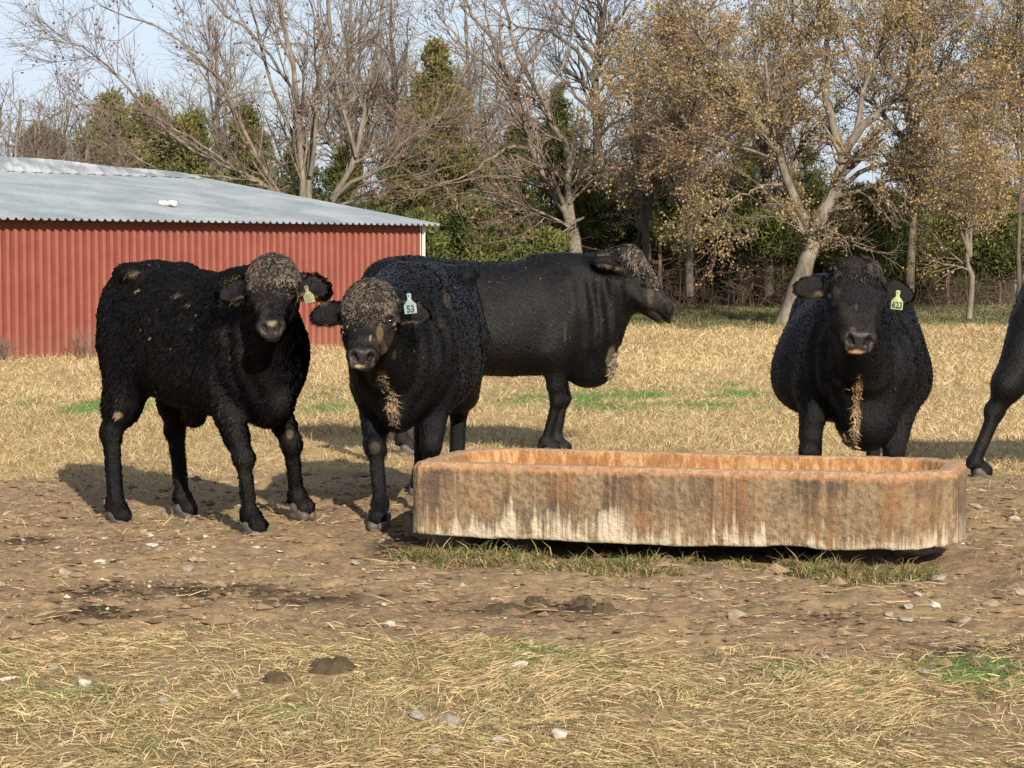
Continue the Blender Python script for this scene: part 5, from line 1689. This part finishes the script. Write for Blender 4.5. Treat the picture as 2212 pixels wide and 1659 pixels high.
    leaf_tree(2093, 688, 300, 120, 51.5, 'small straight young tree with yellow brown leaves at the far pasture edge', 205, 5200, YEL, 5, bark_pale, r=.075, tw=(60, 360, 1500), fork=.42, name='young_tree')
    leaf_tree(1660, 640, -100, 260, 63, 'golden brown tree filling the sky behind the pale trunked one', 206, 14000, AUT, 6, bark_dark, r=.14)
    # bare trees further back
    leaf_tree(860, 640, -40, 130, 67, 'thin leafless tree behind the shed corner, behind the rusty cedar', 211, 0, None, 6, bark_grey, 'bare_tree', (90, 620, 2600), r=.13)
    leaf_tree(760, 640, -80, 120, 68, 'thin leafless tree directly behind the many stemmed one', 212, 0, None, 6, bark_grey, 'bare_tree', (90, 620, 2600), r=.13)
    leaf_tree(470, 640, 60, 150, 67, 'thin leafless tree behind the shed roof, its twigs above the olive cedars', 213, 0, None, 6, bark_grey, 'bare_tree', (90, 560, 2200), r=.12)
    leaf_tree(1030, 640, 0, 120, 69, 'thin leafless tree between the rusty cedar and the leaning tree', 214, 0, None, 6, bark_grey, 'bare_tree', (90, 620, 2600), r=.13)
    DRD = [(.13, .06, .045), (.18, .085, .055)]
    for i, (u, vt, lab) in enumerate([(20, 215, 'spindly bare sapling at the left picture edge with a few red leaves'), (75, 225, 'spindly bare sapling left of the low dark cedar'), (135, 215, 'spindly bare sapling with red leaves beside the low dark cedar'), (185, 250, 'short bare sapling between the low dark cedar and the olive one'), (-30, 230, 'spindly bare sapling just past the left picture edge')]):
        leaf_tree(u, 640, vt, 55, 52 + i, lab, 221 + i, 60, DRD, 5, bark_grey, 'bare_sapling', (40, 260, 900), r=.05, fork=.2)
    # evergreen cedars
    for i, (u, vt, w, Y, bz, tone, rust, dens, shape, lab) in enumerate([
        (100, 262, 74, 57, 0, -.15, .25, 1.3, .45, 'low dark cedar among the bare saplings left of the big bare tree'),
        (240, 190, 78, 58, 0, .15, .50, 1.4, .5, 'olive cedar with a pointed top left of the big bare tree'),
        (325, 200, 84, 59, 0, .1, .45, 1.4, .5, 'olive cedar next to the pointed one, behind the shed ridge'),
        (420, 235, 86, 58, 0, .0, .38, 1.4, .45, 'rounded olive cedar behind the middle of the shed roof'),
        (545, 215, 84, 59, 0, .0, .32, 1.3, .6, 'olive cedar showing between the stems of the big bare tree'),
        (640, 260, 66, 58, 0, -.1, .30, .9, .7, 'dark olive cedar right behind the trunks of the big bare tree'),
        (750, 300, 70, 57, 0, -.1, .28, 1.0, .7, 'dark olive cedar above the right slope of the shed roof'),
        (945, 62, 96, 57, 0, .1, .62, 1.5, .7, 'tallest cedar with rust tinged foliage and a pointed top'),
        (850, 300, 78, 57, 0, -.05, .30, 1.0, .7, 'olive cedar just left of the tall rusty one, above the shed eave'),
        (1010, 290, 92, 58, 0, -.1, .12, 1.1, .7, 'deep green cedar right of the tall rusty one'),
        (1205, 160, 92, 66, 0, -.25, .15, 1.1, .8, 'dark green cedar behind the leaning bare tree'),
        (1110, 250, 80, 62, 0, -.2, .12, 1.0, .8, 'dark green cedar left of the leaning bare tree'),
        (1000, 425, 86, 50.5, 0, .05, .16, 1.25, .45, 'bright green bushy cedar beside the white shed corner'),
        (1105, 400, 74, 52, 0, .0, .16, 1.1, .5, 'bright green cedar second from the white shed corner'),
        (915, 455, 60, 49, 0, .0, .16, 1.0, .5, 'bright green low cedar half hidden by the shed corner'),
        (1180, 505, 62, 49.5, 0, .0, .16, 1.0, .4, 'low bright green cedar at the foot of the leaning bare tree'),
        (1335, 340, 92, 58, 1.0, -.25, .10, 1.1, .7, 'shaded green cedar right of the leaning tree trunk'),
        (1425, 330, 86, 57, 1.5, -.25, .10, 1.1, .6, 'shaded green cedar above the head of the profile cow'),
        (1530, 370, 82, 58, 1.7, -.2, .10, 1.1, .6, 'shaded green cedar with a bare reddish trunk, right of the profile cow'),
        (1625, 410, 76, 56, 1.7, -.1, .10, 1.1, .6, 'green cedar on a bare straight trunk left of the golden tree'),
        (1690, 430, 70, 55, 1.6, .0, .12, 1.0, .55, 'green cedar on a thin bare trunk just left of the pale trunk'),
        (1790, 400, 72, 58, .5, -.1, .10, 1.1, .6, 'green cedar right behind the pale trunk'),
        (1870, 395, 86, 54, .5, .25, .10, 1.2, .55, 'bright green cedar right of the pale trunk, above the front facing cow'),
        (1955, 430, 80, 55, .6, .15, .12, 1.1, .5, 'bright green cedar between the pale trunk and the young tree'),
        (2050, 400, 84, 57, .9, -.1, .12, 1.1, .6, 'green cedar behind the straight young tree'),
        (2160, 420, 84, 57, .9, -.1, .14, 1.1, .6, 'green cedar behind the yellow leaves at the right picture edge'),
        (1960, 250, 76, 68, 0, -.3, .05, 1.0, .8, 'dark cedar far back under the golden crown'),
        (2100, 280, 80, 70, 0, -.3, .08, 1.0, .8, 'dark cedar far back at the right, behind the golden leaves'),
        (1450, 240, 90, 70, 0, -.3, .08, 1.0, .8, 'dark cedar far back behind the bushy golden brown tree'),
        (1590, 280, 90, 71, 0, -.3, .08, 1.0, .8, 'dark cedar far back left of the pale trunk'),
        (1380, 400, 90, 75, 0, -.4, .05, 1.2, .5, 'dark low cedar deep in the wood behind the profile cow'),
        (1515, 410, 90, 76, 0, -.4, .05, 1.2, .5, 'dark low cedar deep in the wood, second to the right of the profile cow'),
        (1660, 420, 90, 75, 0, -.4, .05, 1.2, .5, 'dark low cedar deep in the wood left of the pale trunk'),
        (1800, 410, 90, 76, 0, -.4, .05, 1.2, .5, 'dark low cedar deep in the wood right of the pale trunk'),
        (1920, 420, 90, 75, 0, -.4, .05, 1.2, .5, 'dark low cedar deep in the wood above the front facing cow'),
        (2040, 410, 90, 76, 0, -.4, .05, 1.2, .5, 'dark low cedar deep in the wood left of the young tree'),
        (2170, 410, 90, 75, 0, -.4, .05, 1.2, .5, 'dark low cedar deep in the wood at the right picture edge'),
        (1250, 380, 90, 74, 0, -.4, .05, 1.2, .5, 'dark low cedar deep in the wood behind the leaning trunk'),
        (1740, 300, 90, 72, 0, -.3, .08, 1.0, .8, 'dark cedar far back directly behind the golden tree'),
    ]):
        if u > 1300 and Y < 60: Y *= 1.14
        cedar(u, vt, w, Y, lab, 300 + i, bz, tone, rust, dens, shape=shape)
    # far wood: grey stems and twigs with no countable members
    rg = np.random.default_rng(400)
    n = 150
    x = rg.uniform(-30, 30, n); y = rg.uniform(74, 96, n); hgt = rg.uniform(3.0, 7.0, n) * np.where(x < -6, .72, 1)
    K = 8; q = np.linspace(0, 1, K)
    P = np.stack([x[:, None] + rg.normal(0, .3, (n, 1)) * q, y[:, None] + 0 * q, -.1 + hgt[:, None] * q], -1) + rg.normal(0, .05, (n, K, 3)) * q[None, :, None]
    R = (.03 + .012 * hgt)[:, None] * np.linspace(1, .25, K)[None]
    vs, qs, o = [], [], 0
    cur = (P, R); V, Q = tubes(P, R, 5); vs.append(V); qs.append(Q); o += len(V)
    for (cnt, ln, rm, kk) in ((2600, (.8, 2.2), .014, 5), (13000, (.4, 1.2), .009, 4)):
        cur = grow(*cur, count=cnt, ln=ln, ang=.55, t0=.12, trop=.06, wob=.12, K=kk, rr=.5, rng=rg, rmin=rm)
        V, Q = tubes(*cur, 3); vs.append(V); qs.append(Q + o); o += len(V)
    w = mesh('far_wood', np.concatenate(vs), [np.concatenate(qs)], m_bark('far_grey_bark', (.12, .10, .09), (.22, .19, .17), 2.0))
    setp(w, 'far off grey leafless wood seen through the nearer trees', 'wood', kind='stuff')
    # undergrowth along the wood edge: dead twigs and rank dry stems
    n = 1500
    x = rg.uniform(-12, 17, n); y = rg.uniform(61, 72, n) + np.where(x < 2, -4, 0)
    b0 = np.stack([x, y, GH(x, y)], 1)
    az = rg.uniform(0, 6.28, n); el = rg.uniform(.25, 1.5, n); ln = rg.uniform(.3, 1.25, n)
    d = np.stack([np.cos(az) * np.cos(el), np.sin(az) * np.cos(el), np.sin(el)], 1)
    K = 4; q = np.linspace(0, 1, K)
    P = b0[:, None] + d[:, None] * (ln[:, None] * q)[..., None] + rg.normal(0, .04, (n, K, 3)) * q[None, :, None]
    P2, R2 = grow(P, np.full((n, K), .008), 4500, (.2, .6), .6, .2, .02, .14, 3, .6, rg, rmin=.005)
    V1, Q1 = tubes(P, np.full((n, K), .011) * np.linspace(1, .4, K)[None], 3); V2, Q2 = tubes(P2, R2, 3)
    w = mesh('undergrowth', np.concatenate([V1, V2]), [np.concatenate([Q1, Q2 + len(V1)])], m_bark('dead_stems', (.040, .029, .021), (.11, .080, .055), 3.0))  # stem colour darkened to stand for deep shade below the crowns
    setp(w, 'tangled dead twigs and stems along the foot of the wood', 'undergrowth', kind='stuff')
    # the dark wood floor is part of the ground colour
    # dry weeds against the shed wall
    def weed(u, v, hpx, label, seed):
        rng = np.random.default_rng(seed)
        p = ground_at(u, v); s = hpx * p[1] / F
        n = 16
        az = rng.uniform(0, 6.28, n); el = rng.uniform(.9, 1.5, n); ln = s * rng.uniform(.55, 1.05, n)
        d = np.stack([np.cos(az) * np.cos(el), np.sin(az) * np.cos(el), np.sin(el)], 1)
        K = 5; q = np.linspace(0, 1, K)
        P = np.array([0, 0, -.02]) + rng.normal(0, .05, (n, 1, 3)) * np.array([1, 1, 0]) + d[:, None] * (ln[:, None] * q)[..., None]
        P2, R2 = grow(P, np.full((n, K), .004), 220, (.06, .22), .6, .2, .04, .12, 3, .7, rng, rmin=.0025)
        V1, Q1 = tubes(P, np.full((n, K), .005) * np.linspace(1, .5, K)[None], 3); V2, Q2 = tubes(P2, R2, 3)
        o = mesh('dry_weed', np.concatenate([V1, V2]), [np.concatenate([Q1, Q2 + len(V1)])], twig_m)
        o.location = (p[0], p[1], float(GH(p[0], p[1])))
        setp(o, label, 'plant')
    weed(186, 777, 76, 'dry branching weed standing against the red shed wall', 1)
    weed(12, 785, 60, 'dry weed against the shed wall at the left picture edge', 2)
